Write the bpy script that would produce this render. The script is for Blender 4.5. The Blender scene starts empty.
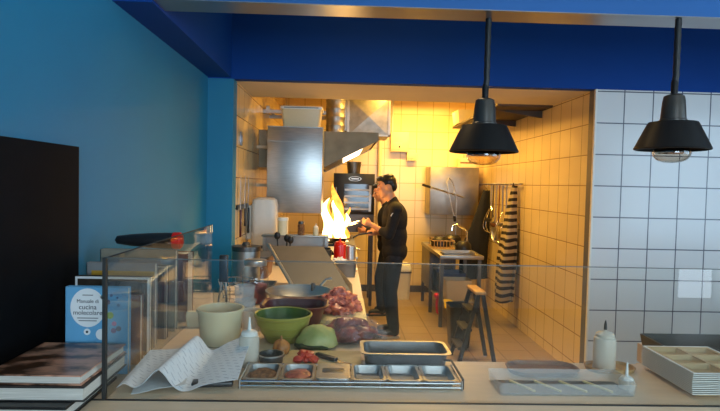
import bpy, bmesh, math, random
from mathutils import Vector, Matrix, Euler, noise
from mathutils.bvhtree import BVHTree
PI = math.pi
random.seed(7)
scene = bpy.context.scene
col = scene.collection

# ------------------------------------------------------------------ materials
def nd(nt, t, **kw):
    n = nt.nodes.new(t)
    for k, v in kw.items(): setattr(n, k, v)
    return n
def base_mat(name):
    m = bpy.data.materials.new(name); m.use_nodes = True
    nt = m.node_tree; nt.nodes.clear()
    out = nd(nt, 'ShaderNodeOutputMaterial'); b = nd(nt, 'ShaderNodeBsdfPrincipled')
    nt.links.new(b.outputs[0], out.inputs[0])
    return m, nt, b, out
def S(r, g, b):
    f = lambda c: (c/255/12.92 if c/255 <= .04045 else ((c/255+.055)/1.055)**2.4)
    return (f(r), f(g), f(b))
def mat(name, c, rough=.5, metal=0., var=.12, scale=14., bump=0., spec=.5, trans=0., c2=None, alpha=1., sss=0., stretch=None, lo=.35, hi=.65):
    """principled surface with a noise-driven colour variation"""
    m, nt, b, out = base_mat(name)
    tc = nd(nt, 'ShaderNodeTexCoord'); nz = nd(nt, 'ShaderNodeTexNoise'); nz.inputs['Scale'].default_value = scale; nz.inputs['Detail'].default_value = 4
    src = tc.outputs['Object']
    if stretch:
        mp = nd(nt, 'ShaderNodeMapping'); mp.inputs['Scale'].default_value = stretch
        nt.links.new(src, mp.inputs[0]); src = mp.outputs[0]
    nt.links.new(src, nz.inputs['Vector'])
    rp = nd(nt, 'ShaderNodeValToRGB'); rp.color_ramp.elements[0].position = lo; rp.color_ramp.elements[1].position = hi
    d = c2 if c2 else tuple(x*(1-var) for x in c)
    rp.color_ramp.elements[0].color = (*d, 1); rp.color_ramp.elements[1].color = (*c, 1)
    nt.links.new(nz.outputs['Fac'], rp.inputs[0]); nt.links.new(rp.outputs[0], b.inputs['Base Color'])
    b.inputs['Roughness'].default_value = rough; b.inputs['Metallic'].default_value = metal
    b.inputs['Specular IOR Level'].default_value = spec
    b.inputs['Transmission Weight'].default_value = trans; b.inputs['Alpha'].default_value = alpha
    if sss: b.inputs['Subsurface Weight'].default_value = sss; b.inputs['Subsurface Radius'].default_value = (.02, .008, .004); b.inputs['Subsurface Scale'].default_value = .5
    if bump:
        bp = nd(nt, 'ShaderNodeBump'); bp.inputs['Strength'].default_value = bump; bp.inputs['Distance'].default_value = .01
        nt.links.new(nz.outputs['Fac'], bp.inputs['Height']); nt.links.new(bp.outputs[0], b.inputs['Normal'])
    return m
def tile_mat(name, c, grout, w, h, u0, v0, axes, rough=.2, mortar=.0035, var=.05):
    """square wall / floor tiles laid on world axes"""
    m, nt, b, out = base_mat(name)
    g = nd(nt, 'ShaderNodeNewGeometry'); sp = nd(nt, 'ShaderNodeSeparateXYZ'); nt.links.new(g.outputs['Position'], sp.inputs[0])
    cb = nd(nt, 'ShaderNodeCombineXYZ')
    for i, (a, o) in enumerate(((axes[0], u0), (axes[1], v0))):
        ma = nd(nt, 'ShaderNodeMath', operation='ADD'); ma.inputs[1].default_value = 50*(w if i == 0 else h) - o
        nt.links.new(sp.outputs[a], ma.inputs[0]); nt.links.new(ma.outputs[0], cb.inputs[i])
    br = nd(nt, 'ShaderNodeTexBrick', offset=0., squash=1.)
    br.inputs['Color1'].default_value = (*c, 1); br.inputs['Color2'].default_value = (*[x*(1-var) for x in c], 1); br.inputs['Mortar'].default_value = (*grout, 1)
    br.inputs['Scale'].default_value = 1; br.inputs['Mortar Size'].default_value = mortar; br.inputs['Mortar Smooth'].default_value = .2
    br.inputs['Brick Width'].default_value = w; br.inputs['Row Height'].default_value = h
    nt.links.new(cb.outputs[0], br.inputs['Vector']); nt.links.new(br.outputs['Color'], b.inputs['Base Color'])
    bp = nd(nt, 'ShaderNodeBump', invert=True); bp.inputs['Strength'].default_value = .5; bp.inputs['Distance'].default_value = .002
    nt.links.new(br.outputs['Fac'], bp.inputs['Height']); nt.links.new(bp.outputs[0], b.inputs['Normal'])
    b.inputs['Roughness'].default_value = rough
    return m
def glass_mat(name, tint=(.97, .985, .98), refl=1.):
    """clear sheet glass: transparent body, Fresnel reflection"""
    m, nt, b, out = base_mat(name); nt.nodes.remove(b)
    tr = nd(nt, 'ShaderNodeBsdfTransparent'); tr.inputs[0].default_value = (*tint, 1)
    gl = nd(nt, 'ShaderNodeBsdfGlossy'); gl.inputs['Roughness'].default_value = .01
    fr = nd(nt, 'ShaderNodeFresnel'); ge = nd(nt, 'ShaderNodeNewGeometry'); io = nd(nt, 'ShaderNodeMapRange')
    io.inputs['To Min'].default_value = 1.5; io.inputs['To Max'].default_value = 1/1.5
    nt.links.new(ge.outputs['Backfacing'], io.inputs['Value']); nt.links.new(io.outputs[0], fr.inputs['IOR'])
    mu = nd(nt, 'ShaderNodeMath', operation='MULTIPLY'); mu.inputs[1].default_value = refl
    mx = nd(nt, 'ShaderNodeMixShader')
    nt.links.new(fr.outputs[0], mu.inputs[0]); nt.links.new(mu.outputs[0], mx.inputs[0]); nt.links.new(tr.outputs[0], mx.inputs[1]); nt.links.new(gl.outputs[0], mx.inputs[2]); nt.links.new(mx.outputs[0], out.inputs[0])
    return m
def film_mat(name, c, alpha, rough=.15):
    """thin translucent plastic"""
    m, nt, b, out = base_mat(name)
    tr = nd(nt, 'ShaderNodeBsdfTransparent'); mx = nd(nt, 'ShaderNodeMixShader'); mx.inputs[0].default_value = alpha
    nz = nd(nt, 'ShaderNodeTexNoise'); nz.inputs['Scale'].default_value = 30
    rp = nd(nt, 'ShaderNodeValToRGB'); rp.color_ramp.elements[0].color = (*[x*.85 for x in c], 1); rp.color_ramp.elements[1].color = (*c, 1)
    nt.links.new(nz.outputs['Fac'], rp.inputs[0]); nt.links.new(rp.outputs[0], b.inputs['Base Color'])
    b.inputs['Roughness'].default_value = rough
    nt.links.new(tr.outputs[0], mx.inputs[1]); nt.links.new(b.outputs[0], mx.inputs[2]); nt.links.new(mx.outputs[0], out.inputs[0])
    return m
def emit_mat(name, c, s, c2=None, scale=6):
    m, nt, b, out = base_mat(name); nt.nodes.remove(b)
    e = nd(nt, 'ShaderNodeEmission'); e.inputs['Strength'].default_value = s; e.inputs['Color'].default_value = (*c, 1)
    if c2:
        nz = nd(nt, 'ShaderNodeTexNoise'); nz.inputs['Scale'].default_value = scale
        tc = nd(nt, 'ShaderNodeTexCoord'); nt.links.new(tc.outputs['Object'], nz.inputs['Vector'])
        rp = nd(nt, 'ShaderNodeValToRGB'); rp.color_ramp.elements[0].position = .35; rp.color_ramp.elements[1].position = .6
        rp.color_ramp.elements[0].color = (*c2, 1); rp.color_ramp.elements[1].color = (*c, 1)
        nt.links.new(nz.outputs['Fac'], rp.inputs[0]); nt.links.new(rp.outputs[0], e.inputs['Color'])
    nt.links.new(e.outputs[0], out.inputs[0]); return m
def stripe_mat(name, c1, c2, scale, axis='Z', dist=.6, rough=.85):
    m, nt, b, out = base_mat(name)
    tc = nd(nt, 'ShaderNodeTexCoord'); wv = nd(nt, 'ShaderNodeTexWave', bands_direction=axis); wv.inputs['Scale'].default_value = scale; wv.inputs['Distortion'].default_value = dist; wv.inputs['Detail'].default_value = 1
    rp = nd(nt, 'ShaderNodeValToRGB'); rp.color_ramp.elements[0].position = .44; rp.color_ramp.elements[1].position = .54
    rp.color_ramp.elements[0].color = (*c1, 1); rp.color_ramp.elements[1].color = (*c2, 1)
    nt.links.new(tc.outputs['Object'], wv.inputs['Vector']); nt.links.new(wv.outputs['Fac'], rp.inputs[0]); nt.links.new(rp.outputs[0], b.inputs['Base Color'])
    b.inputs['Roughness'].default_value = rough
    return m

# ------------------------------------------------------------------ mesh builder
class MB:
    def __init__(s): s.bm = bmesh.new()
    def _new(s, f):
        n = len(s.bm.verts); f(); s.bm.verts.ensure_lookup_table(); return list(s.bm.verts)[n:]
    def box(s, x0, x1, y0, y1, z0, z1, bev=0., rot=None, seg=2):
        r = bmesh.ops.create_cube(s.bm, size=1); vs = r['verts']
        for v in vs: v.co = Vector((v.co.x*(x1-x0), v.co.y*(y1-y0), v.co.z*(z1-z0)))
        if bev:
            es = list({e for v in vs for e in v.link_edges})
            r = bmesh.ops.bevel(s.bm, geom=es, offset=bev, segments=seg, affect='EDGES', profile=.5); vs = list({v for f in r['faces'] for v in f.verts} | {v for v in vs if v.is_valid})
        c = Vector(((x0+x1)/2, (y0+y1)/2, (z0+z1)/2)); R = Euler(rot).to_matrix() if rot else Matrix.Identity(3)
        for v in vs: v.co = R @ v.co + c
        return s
    def rings(s, rings, cap0=True, cap1=True, closed=False):
        """connect successive vertex rings"""
        R = [[s.bm.verts.new(p) for p in r] for r in rings]; n = len(R[0])
        m = len(R)
        for i in range(m if closed else m-1):
            a, b = R[i], R[(i+1) % m]
            for j in range(n):
                k = (j+1) % n
                try: s.bm.faces.new((a[j], a[k], b[k], b[j]))
                except ValueError: pass
        if not closed:
            if cap0: s.bm.faces.new(list(reversed(R[0])))
            if cap1: s.bm.faces.new(R[-1])
        return s
    def lathe(s, prof, c=(0, 0, 0), seg=24, axis='Z', cap0=True, cap1=True):
        c = Vector(c); rs = []
        for r, z in prof:
            r = max(r, 1e-4); ring = []
            for k in range(seg):
                a = 2*PI*k/seg; u, v = r*math.cos(a), r*math.sin(a)
                ring.append(c + Vector({'Z': (u, v, z), 'X': (z, u, v), 'Y': (v, z, u)}[axis]))
            rs.append(ring)
        return s.rings(rs, cap0, cap1)
    def tube(s, pts, r, seg=8, closed=False):
        pts = [Vector(p) for p in pts]; n = len(pts); rs = []; up = None
        for i, p in enumerate(pts):
            a = pts[i-1] if (i or closed) else p; b = pts[(i+1) % n] if (i < n-1 or closed) else p
            t = (b-a).normalized()
            if up is None: up = Vector((0, 0, 1)) if abs(t.z) < .9 else Vector((1, 0, 0))
            u = (up - t*up.dot(t)).normalized(); up = u; w = t.cross(u)
            rad = r[i] if isinstance(r, (list, tuple)) else r
            rs.append([p + (u*math.cos(2*PI*k/seg) + w*math.sin(2*PI*k/seg))*rad for k in range(seg)])
        return s.rings(rs, closed=closed)
    def prism(s, poly, a0, a1, axis='Y'):
        f = {'Y': lambda u, v, t: (u, t, v), 'X': lambda u, v, t: (t, u, v), 'Z': lambda u, v, t: (u, v, t)}[axis]
        return s.rings([[f(u, v, t) for u, v in poly] for t in (a0, a1)])
    def hexa(s, bot, top):
        return s.rings([bot, top])
    def rr(s, levels, n=5, c=(0, 0, 0), cap0=True, cap1=True):
        """loft of rounded rectangles: (width, depth, corner radius, z)"""
        rs = []
        for w, d, r, z in levels:
            ring = []; r = min(r, w/2-1e-4, d/2-1e-4)
            for q, (sx, sy) in enumerate(((1, 1), (-1, 1), (-1, -1), (1, -1))):
                for k in range(n+1):
                    a = PI/2*(q + k/n)
                    ring.append((c[0]+sx*(w/2-r)+r*math.cos(a), c[1]+sy*(d/2-r)+r*math.sin(a), c[2]+z))
            rs.append(ring)
        return s.rings(rs, cap0, cap1)
    def blob(s, c, r, amp=0., fr=6., sub=3, seed=0, rot=None):
        R = Euler(rot).to_matrix() if rot else Matrix.Identity(3)
        res = bmesh.ops.create_icosphere(s.bm, subdivisions=sub, radius=1)
        for v in res['verts']:
            d = v.co.copy(); k = 1 + amp*noise.noise(d*fr*.3 + Vector((seed*3.1, seed*1.7, 0))) + amp*.5*noise.noise(d*fr*.7 + Vector((0, seed*2.3, 5)))
            v.co = R @ Vector((d.x*r[0]*k, d.y*r[1]*k, d.z*r[2]*k)) + Vector(c)
        return s
    def cap(s, p0, p1, r0, r1, seg=14):
        p0, p1 = Vector(p0), Vector(p1)
        for p, r in ((p0, r0), (p1, r1)):
            res = bmesh.ops.create_icosphere(s.bm, subdivisions=2, radius=r)
            for v in res['verts']: v.co += p
        return s.tube([p0, p1], [r0, r1], seg)
    def sheet(s, f, nu, nv, th=.002):
        """a thin cloth / paper surface with thickness"""
        P = [[Vector(f(i/nu, j/nv)) for j in range(nv+1)] for i in range(nu+1)]
        N = []
        for i in range(nu+1):
            row = []
            for j in range(nv+1):
                a = P[min(i+1, nu)][j]-P[max(i-1, 0)][j]; b = P[i][min(j+1, nv)]-P[i][max(j-1, 0)]
                n = a.cross(b); row.append(n.normalized() if n.length > 1e-9 else Vector((0, 0, 1)))
            N.append(row)
        A = [[s.bm.verts.new(P[i][j]+N[i][j]*th/2) for j in range(nv+1)] for i in range(nu+1)]
        B = [[s.bm.verts.new(P[i][j]-N[i][j]*th/2) for j in range(nv+1)] for i in range(nu+1)]
        F = s.bm.faces.new
        for i in range(nu):
            for j in range(nv):
                F((A[i][j], A[i+1][j], A[i+1][j+1], A[i][j+1])); F((B[i][j], B[i][j+1], B[i+1][j+1], B[i+1][j]))
        for i in range(nu):
            F((A[i][0], B[i][0], B[i+1][0], A[i+1][0])); F((A[i][nv], A[i+1][nv], B[i+1][nv], B[i][nv]))
        for j in range(nv):
            F((A[0][j], A[0][j+1], B[0][j+1], B[0][j])); F((A[nu][j], B[nu][j], B[nu][j+1], A[nu][j+1]))
        return s
    def build(s, name, m, parent=None, smooth=35, mods=None):
        bmesh.ops.recalc_face_normals(s.bm, faces=s.bm.faces)
        me = bpy.data.meshes.new(name); s.bm.to_mesh(me); s.bm.free()
        o = bpy.data.objects.new(name, me); col.objects.link(o)
        if mods:
            mods(o); dg = bpy.context.evaluated_depsgraph_get(); dg.update()
            me2 = bpy.data.meshes.new_from_object(o.evaluated_get(dg)); o.modifiers.clear(); o.data = me2; bpy.data.meshes.remove(me); me = me2; me.name = name
        if not me.materials: me.materials.append(m)
        if smooth:
            me.polygons.foreach_set('use_smooth', [True]*len(me.polygons)); me.set_sharp_from_angle(angle=math.radians(smooth))
        if parent: o.parent = parent
        return o
def remesh(v, sm=4):
    def f(o):
        r = o.modifiers.new('r', 'REMESH'); r.mode = 'VOXEL'; r.voxel_size = v
        q = o.modifiers.new('s', 'SMOOTH'); q.factor = .5; q.iterations = sm
    return f
def tag(o, label, cat, group=None, kind=None):
    o['label'] = label; o['category'] = cat
    if group: o['group'] = group
    if kind: o['kind'] = kind
    return o
def thing(name, label, cat, loc=(0, 0, 0), rz=0, group=None):
    o = bpy.data.objects.new(name, None); col.objects.link(o); o.empty_display_size = .1
    o.location = loc; o.rotation_euler = (0, 0, rz)
    return tag(o, label, cat, group)
def solo(name, mb, m, label, cat, loc=(0, 0, 0), rz=0, group=None, smooth=35, mods=None):
    o = mb.build(name, m, None, smooth, mods); o.location = loc; o.rotation_euler = (0, 0, rz)
    return tag(o, label, cat, group)
def struct(name, mb, m, parent=None):
    o = mb.build(name, m, parent, 0)
    if not parent: o['kind'] = 'structure'
    return o
def dup(o, loc=None, rz=None, label=None, parent=None):
    c = o.copy(); col.objects.link(c)
    if parent: c.parent = parent
    if loc is not None: c.location = loc
    if rz is not None: c.rotation_euler = (0, 0, rz)
    if label: c['label'] = label
    for ch in list(o.children): dup(ch, parent=c)
    return c
def text(s, size, name, m, parent, loc, rot, th=.0008):
    cu = bpy.data.curves.new(name, 'FONT'); cu.body = s; cu.size = size; cu.align_x = 'CENTER'; cu.align_y = 'CENTER'; cu.extrude = th/2
    t = bpy.data.objects.new('t', cu); col.objects.link(t)
    dg = bpy.context.evaluated_depsgraph_get(); dg.update()
    me = bpy.data.meshes.new_from_object(t.evaluated_get(dg)); bpy.data.objects.remove(t)
    o = bpy.data.objects.new(name, me); me.materials.clear(); me.materials.append(m); col.objects.link(o)
    o.parent = parent; o.location = loc; o.rotation_euler = rot
    return o

# ------------------------------------------------------------------ palette
M = {}
M['blue'] = mat('blue wall paint', S(24, 124, 162), .6, var=.06, scale=2)
M['navy'] = mat('deep blue paint', S(0, 62, 140), .65, var=.06, scale=2, spec=.2)
M['soffit_blue'] = mat('soffit blue paint', S(12, 92, 160), .55, var=.06, scale=2)
M['cream'] = mat('cream plaster', S(226, 210, 180), .7, var=.05, scale=3)
M['ceil'] = mat('white plaster', S(225, 222, 212), .8, var=.04, scale=3)
TW, TH, TX, TZ = .245, .263, 2.092, 1.676
GR = S(120, 118, 120)
M['tile_pass'] = tile_mat('glazed white tiles front', S(222, 224, 224), S(96, 98, 110), TW, TH, TX, TZ, (0, 2), .18, .0052)
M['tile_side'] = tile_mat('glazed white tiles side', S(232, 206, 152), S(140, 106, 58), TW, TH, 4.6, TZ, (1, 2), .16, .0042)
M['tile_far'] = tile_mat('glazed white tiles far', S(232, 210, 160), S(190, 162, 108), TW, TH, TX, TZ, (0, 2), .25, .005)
M['floor'] = tile_mat('tan floor tiles', S(150, 128, 94), S(104, 84, 56), .3, .3, .1, .1, (0, 1), .35, .006, .12)
M['counter'] = mat('pale laminate counter', S(232, 204, 170), .38, var=.07, scale=7, stretch=(1, 6, 1))
M['steel'] = mat('brushed steel', (.55, .54, .52), .36, 1., var=.15, scale=8, stretch=(1, 1, 12))
M['steel_dull'] = mat('dull steel', (.42, .40, .37), .42, 1., var=.2, scale=6)
M['steel_dark'] = mat('dark steel', (.16, .15, .14), .38, .9, var=.3, scale=6)
M['chrome'] = mat('chrome', (.8, .8, .8), .12, 1., var=.05)
M['alu'] = mat('aluminium trim', (.30, .31, .34), .3, .8, var=.08, scale=4)
M['galv'] = mat('galvanised sheet', (.36, .34, .30), .42, 1., var=.3, scale=10)
M['black'] = mat('black plastic', (.012, .012, .013), .4, var=.3)
M['blackboard'] = mat('black panel', (.004, .005, .007), .8, var=.3, scale=4, spec=.12)
M['lampblack'] = mat('black enamel', (.007, .006, .006), .5, var=.2, spec=.3)
M['lampgrey'] = mat('dark bronze', (.085, .075, .065), .35, .6, var=.2)
M['white'] = mat('white plastic', S(232, 228, 218), .4, var=.05)
M['cream_pl'] = mat('cream plastic', S(228, 214, 176), .45, var=.06)
M['tub'] = film_mat('translucent tub plastic', S(232, 212, 166), .9, .35)
M['bottle'] = film_mat('frosted squeeze plastic', S(232, 220, 200), .72, .3)
M['clear'] = film_mat('clear plastic', S(235, 235, 230), .22, .08)
M['glass'] = glass_mat('sheet glass')
M['jarglass'] = glass_mat('jar glass', (.93, .95, .93))
M['bulbglass'] = glass_mat('bulb glass', (.80, .74, .66), 2.2)
M['darkwood'] = mat('dark stained board', S(74, 54, 34), .6, var=.3, scale=5)
M['seal'] = mat('dark seal', (.02, .02, .018), .5)
M['paper'] = mat('white paper', S(232, 232, 230), .8, var=.04)
M['pages'] = mat('book pages', S(222, 214, 200), .85, c2=S(186, 176, 160), scale=60, stretch=(.2, .2, 30))
M['red'] = mat('red plastic', S(215, 28, 12), .3, var=.15)
M['maroon'] = mat('dark red plastic', S(78, 14, 16), .35, var=.2)
M['green_bowl'] = mat('green melamine', S(146, 142, 62), .3, var=.1)
M['green_in'] = mat('deep green melamine', S(72, 100, 32), .25, var=.12)
M['cabbage'] = mat('cabbage leaf', S(176, 176, 112), .5, c2=S(128, 138, 70), scale=9, bump=.4)
M['leafdark'] = mat('dark leaf', S(48, 66, 28), .55, c2=S(24, 36, 14), scale=12, bump=.4)
M['meat'] = mat('raw meat', S(222, 128, 104), .3, c2=S(140, 50, 42), scale=26, bump=.3)
M['meatdark'] = mat('dark raw meat', S(160, 76, 66), .3, c2=S(78, 28, 32), scale=22, bump=.4)
M['film'] = film_mat('plastic bag film', S(235, 225, 225), .08, .06)
M['board'] = mat('plastic chopping board', S(236, 214, 150), .45, var=.08)
M['woodboard'] = mat('beige board', S(206, 182, 132), .5, var=.12, scale=10, stretch=(1, 8, 1))
M['wood'] = mat('brown wood', S(150, 98, 52), .5, c2=S(104, 62, 30), scale=8, stretch=(1, 10, 1))
M['tan'] = mat('tan wood', S(196, 158, 104), .5, c2=S(160, 120, 72), scale=8, stretch=(8, 1, 1))
M['spice'] = mat('brown spice', S(150, 104, 62), .8, c2=S(84, 52, 28), scale=60, bump=.8)
M['tomato'] = mat('chopped tomato', S(214, 66, 30), .3, c2=S(168, 28, 16), scale=30)
M['onion'] = mat('brown onion skin', S(186, 122, 58), .45, c2=S(138, 78, 34), scale=12, stretch=(6, 6, 1))
M['skin'] = mat('skin', S(214, 158, 118), .5, c2=S(196, 134, 98), scale=10, sss=.1)
M['hair'] = mat('black hair', (.009, .007, .006), .38, c2=(.003, .003, .003), scale=60, stretch=(1, 1, .2), bump=.5)
M['sweater'] = mat('black knit', (.010, .009, .009), .85, var=.35, scale=26, bump=.3)
M['jeans'] = mat('dark blue denim', S(38, 42, 50), .85, c2=S(22, 25, 31), scale=18, bump=.3)
M['shoe'] = mat('black shoe', (.010, .010, .010), .45)
M['sole'] = mat('pale sole', S(200, 190, 170), .6)
M['apron'] = mat('black cloth', (.012, .013, .018), .9, var=.3)
M['stripe'] = stripe_mat('striped cloth', S(40, 34, 30), S(178, 160, 128), 3.9, 'Z', 1.6)
M['blueplastic'] = mat('blue crate plastic', S(40, 60, 110), .4)
M['pink'] = mat('pink cloth', S(226, 40, 90), .7)
M['yellow'] = mat('yellow cloth', S(240, 205, 40), .7)
M['redcover'] = mat('food photo cover', S(206, 148, 118), .3, c2=S(70, 44, 26), scale=9, stretch=(1, 2, 1), lo=.42, hi=.6)
M['brownpaper'] = mat('pinkish brown cover', S(150, 92, 72), .5, c2=S(110, 66, 52), scale=8)
M['photo'] = mat('dark photo cover', S(70, 58, 44), .35, c2=S(14, 12, 10), scale=16)
M['greycover'] = mat('pale grey cover', S(132, 130, 128), .4, var=.15)
M['yellowcover'] = mat('mustard cover', S(182, 138, 44), .45, var=.12)
M['palecover'] = mat('pale cover', S(142, 136, 120), .4, var=.15)
M['darkcover'] = mat('charcoal cover', S(24, 22, 22), .4, var=.3)
M['skycover'] = mat('light blue cover', S(104, 168, 206), .35, var=.05)
M['ink'] = mat('black ink', (.015, .015, .018), .6)
M['tray_card'] = mat('moulded cream tray', S(200, 172, 128), .75, var=.08, scale=20)  # body darker than rims, so shade between stacked trays sits in the colour
M['oven_glass'] = mat('dark oven glass', (.02, .02, .022), .08, var=.2)

# paper with printed marks
def paper_print(name):
    m, nt, b, out = base_mat(name)
    tc = nd(nt, 'ShaderNodeTexCoord'); mp = nd(nt, 'ShaderNodeMapping'); mp.inputs['Rotation'].default_value = (0, 0, .35)
    br = nd(nt, 'ShaderNodeTexBrick', offset=.5); br.inputs['Scale'].default_value = 1; br.inputs['Brick Width'].default_value = .030; br.inputs['Row Height'].default_value = .017
    br.inputs['Mortar Size'].default_value = .0072; br.inputs['Color1'].default_value = (*S(172, 174, 180), 1); br.inputs['Color2'].default_value = (*S(216, 216, 218), 1); br.inputs['Mortar'].default_value = (*S(232, 232, 232), 1)
    nt.links.new(tc.outputs['Object'], mp.inputs[0]); nt.links.new(mp.outputs[0], br.inputs['Vector']); nt.links.new(br.outputs['Color'], b.inputs['Base Color']); b.inputs['Roughness'].default_value = .7
    return m
M['print'] = paper_print('printed paper')

# ------------------------------------------------------------------ camera
EYE = 1.642
F = 555.
yc = Vector((-17, 21.5, -F)).normalized()
xc = Vector((1, -.022, 0)); xc.z = -(xc.x*yc.x + xc.y*yc.y)/yc.z; xc.normalize()
zc = xc.cross(yc)
cam = bpy.data.cameras.new('camera'); cam.sensor_width = 36; cam.lens = F/720*36; cam.clip_start = .05
co = bpy.data.objects.new('camera', cam); col.objects.link(co)
co.matrix_world = Matrix.Translation((0, 0, EYE)) @ Matrix((xc, yc, zc)).to_4x4()
scene.camera = co

# ------------------------------------------------------------------ the setting
CT = .98                      # counter height
RX = 2.092                    # kitchen right wall
LX = -.91                     # kitchen left wall
PY = 4.6                      # pass wall
FY = 8.5                      # kitchen far wall
struct('floor', MB().box(-1.3, 5.2, -4.2, 8.7, -.1, 0), M['floor'])
struct('wall_left', MB().box(-1.25, -1.12, -4.1, 4.75, 0, 3.3), M['blue'])
struct('wall_back', MB().box(-1.12, LX, PY, 4.75, 0, 2.48), M['blue'])
struct('wall_back_tiled', MB().box(RX, 5.1, PY, 4.72, 0, 2.48), M['tile_pass'])
struct('trim_1', MB().box(RX-.004, RX+.012, PY-.008, PY+.02, 0, 2.48), M['white'])
struct('wall_header', MB().box(-1.12, 5.1, PY, 4.7, 2.48, 3.3), M['navy'])
struct('ceiling_opening', MB().box(LX-.1, RX+.1, 4.7, 5.54, 2.48, 2.96), M['cream'])
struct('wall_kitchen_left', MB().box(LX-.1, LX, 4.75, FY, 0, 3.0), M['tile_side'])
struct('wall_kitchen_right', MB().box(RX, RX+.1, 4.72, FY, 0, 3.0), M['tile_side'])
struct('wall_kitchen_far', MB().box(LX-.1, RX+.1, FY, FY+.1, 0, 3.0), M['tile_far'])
struct('ceiling_kitchen', MB().box(LX-.1, RX+.1, 5.54, FY+.1, 2.95, 3.05), M['cream'])
struct('baseboard_far', MB().box(LX, RX, FY-.015, FY, 0, .1), M['steel_dark'])
struct('ceiling', MB().box(-1.25, 5.1, -4.1, PY, 3.3, 3.4), M['ceil'])
struct('soffit_left', MB().box(-1.12, -.93, 2.72, PY, 2.49, 3.3), M['navy'])
struct('soffit_front', MB().box(-.93, 5.1, 2.72, 2.9, 2.508, 3.3), M['soffit_blue'])
struct('trim_2', MB().box(-.93, 5.1, 2.7205, 2.902, 2.504, 2.508), M['alu'])
struct('wall_right', MB().box(5.1, 5.2, -4.1, 4.75, 0, 3.4), M['ceil'])
# street side wall with its windows (behind the photographer)
wf = MB().box(-1.25, .2, -4.2, -4.1, 0, 3.3).box(3.2, 4.6, -4.2, -4.1, 0, 3.3).box(5.06, 5.1, -4.2, -4.1, 0, 3.3).box(.2, 3.2, -4.2, -4.1, 0, .9).box(.2, 3.2, -4.2, -4.1, 2.7, 3.3).box(4.6, 5.06, -4.2, -4.1, 2.7, 3.3).box(4.6, 5.06, -4.2, -4.1, 0, .2)
struct('wall_front', wf, M['ceil'])

# worktops
struct('counter_pass', MB().box(-1.12, 5.1, 1.2, 2.07, .90, CT, .004).box(-1.12, 5.1, 1.3, 2.0, 0, .90), M['counter'])
struct('counter_left', MB().box(-1.12, -.71, 2.07, 3.3, .90, CT).box(-1.12, -.75, 2.07, 3.3, 0, .9), M['counter'])
struct('worktop_prep', MB().box(-.71, .13, 2.07, 4.98, .94, CT).box(-.71, .09, 2.07, 4.98, .0, .94), M['counter'])
struct('counter_side', MB().box(1.30, 5.1, 2.07, 2.36, .90, CT).box(1.28, 5.1, 2.07, 2.33, 0, .9), M['counter'])
struct('trim_3', MB().box(-1.12, 5.1, 1.654, 1.664, CT, CT+.0015), M['seal'])

# ------------------------------------------------------------------ sneeze guard
g = thing('glass_guard', 'clear glass sneeze guard around the front edge of the pass counter', 'glass screen', (0, 0, CT))
MB().box(-.70, 2.3, 1.664, 1.672, 0, .425).build('front_pane', M['glass'], g, 0)
MB().box(-.704, -.696, 1.674, 3.0, 0, .425).build('side_pane', M['glass'], g, 0)
o = MB().box(-.707, -.697, 1.658, 1.674, 0, .427).build('corner_seal', M['seal'], g, 0); o['label'] = 'dark strip at the glass corner'
o = MB().box(-.70, 2.3, 1.6635, 1.6725, .425, .4268).build('polished_edge', mat('green glass edge', (.12, .13, .12), .4), g, 0)
o = MB().box(-.7045, -.6955, 1.674, 3.0, .425, .4268).build('polished_edge', M['seal'], g, 0)

# ------------------------------------------------------------------ pendant lamps
def lamp(loc, label):
    t = thing('pendant_lamp', label, 'lamp', loc, 0, 'black pendant lamps over the pass')
    MB().lathe([(0, -.135), (.165, -.135), (.173, -.133), (.176, -.128), (.118, -.006), (.112, .004), (.055, .012), (.045, .012), (.105, -.003), (.168, -.130), (.160, -.1305), (0, -.1305)][1:-1], seg=48, cap0=False, cap1=False).build('shade', M['lampblack'], t, 30)
    MB().lathe([(.058, .0), (.064, .004), (.064, .016), (.059, .020), (.056, .06), (.052, .11), (.047, .134), (.034, .141), (.014, .145)], seg=32).build('socket_cap', M['lampgrey'], t, 40)
    H = 2.504 - loc[2]
    pts = [(.0, 0, .14), (.003, 0, .22)] + [(.0012*math.sin(k*1.9)+.005, .0012*math.cos(k*1.9), .22+(H-.25)*k/14) for k in range(1, 15)] + [(.005, 0, H-.001)]
    MB().tube(pts, .0155, 10).build('cord', M['black'], t, 60)
    MB().lathe([(.016, .135), (.017, .2), (.014, .215), (.0135, .15)], seg=16).build('strain_relief', M['lampblack'], t)
    b = MB().lathe([(.085, -.132), (.088, -.15), (.083, -.168), (.068, -.185), (.04, -.196), (.001, -.2)], seg=32, cap0=False).build('bulb', M['bulbglass'], t, 80); b['label'] = 'clear round bulb front'
    MB().lathe([(.03, -.05), (.06, -.10), (.078, -.130), (.082, -.148), (.074, -.150), (.03, -.08)], seg=32, cap0=False, cap1=False).build('reflector_ring', M['chrome'], t, 60)
    MB().lathe([(.002, .0), (.02, .0), (.026, -.05), (.06, -.10), (.02, -.115), (.002, -.118)], seg=20, cap0=False).build('lamp_base', M['steel'], t, 60)
    return t
lamp((.720, 2.85, 1.955), 'black enamel pendant lamp hanging in front of the lit kitchen opening')
lamp((1.648, 2.75, 1.985), 'black enamel pendant lamp hanging in front of the white tiled wall')

# ------------------------------------------------------------------ books and black panel on the left
t = thing('wall_panel', 'large matte black panel standing against the blue wall at left', 'panel', (-1.118, 1.9, CT))
MB().box(0, .028, -.75, .43, 0, .79, .002).build('board', M['blackboard'], t)
MB().box(-.001, .024, .43, .438, 0, .79).build('edge_strip', M['darkcover'], t)

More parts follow.
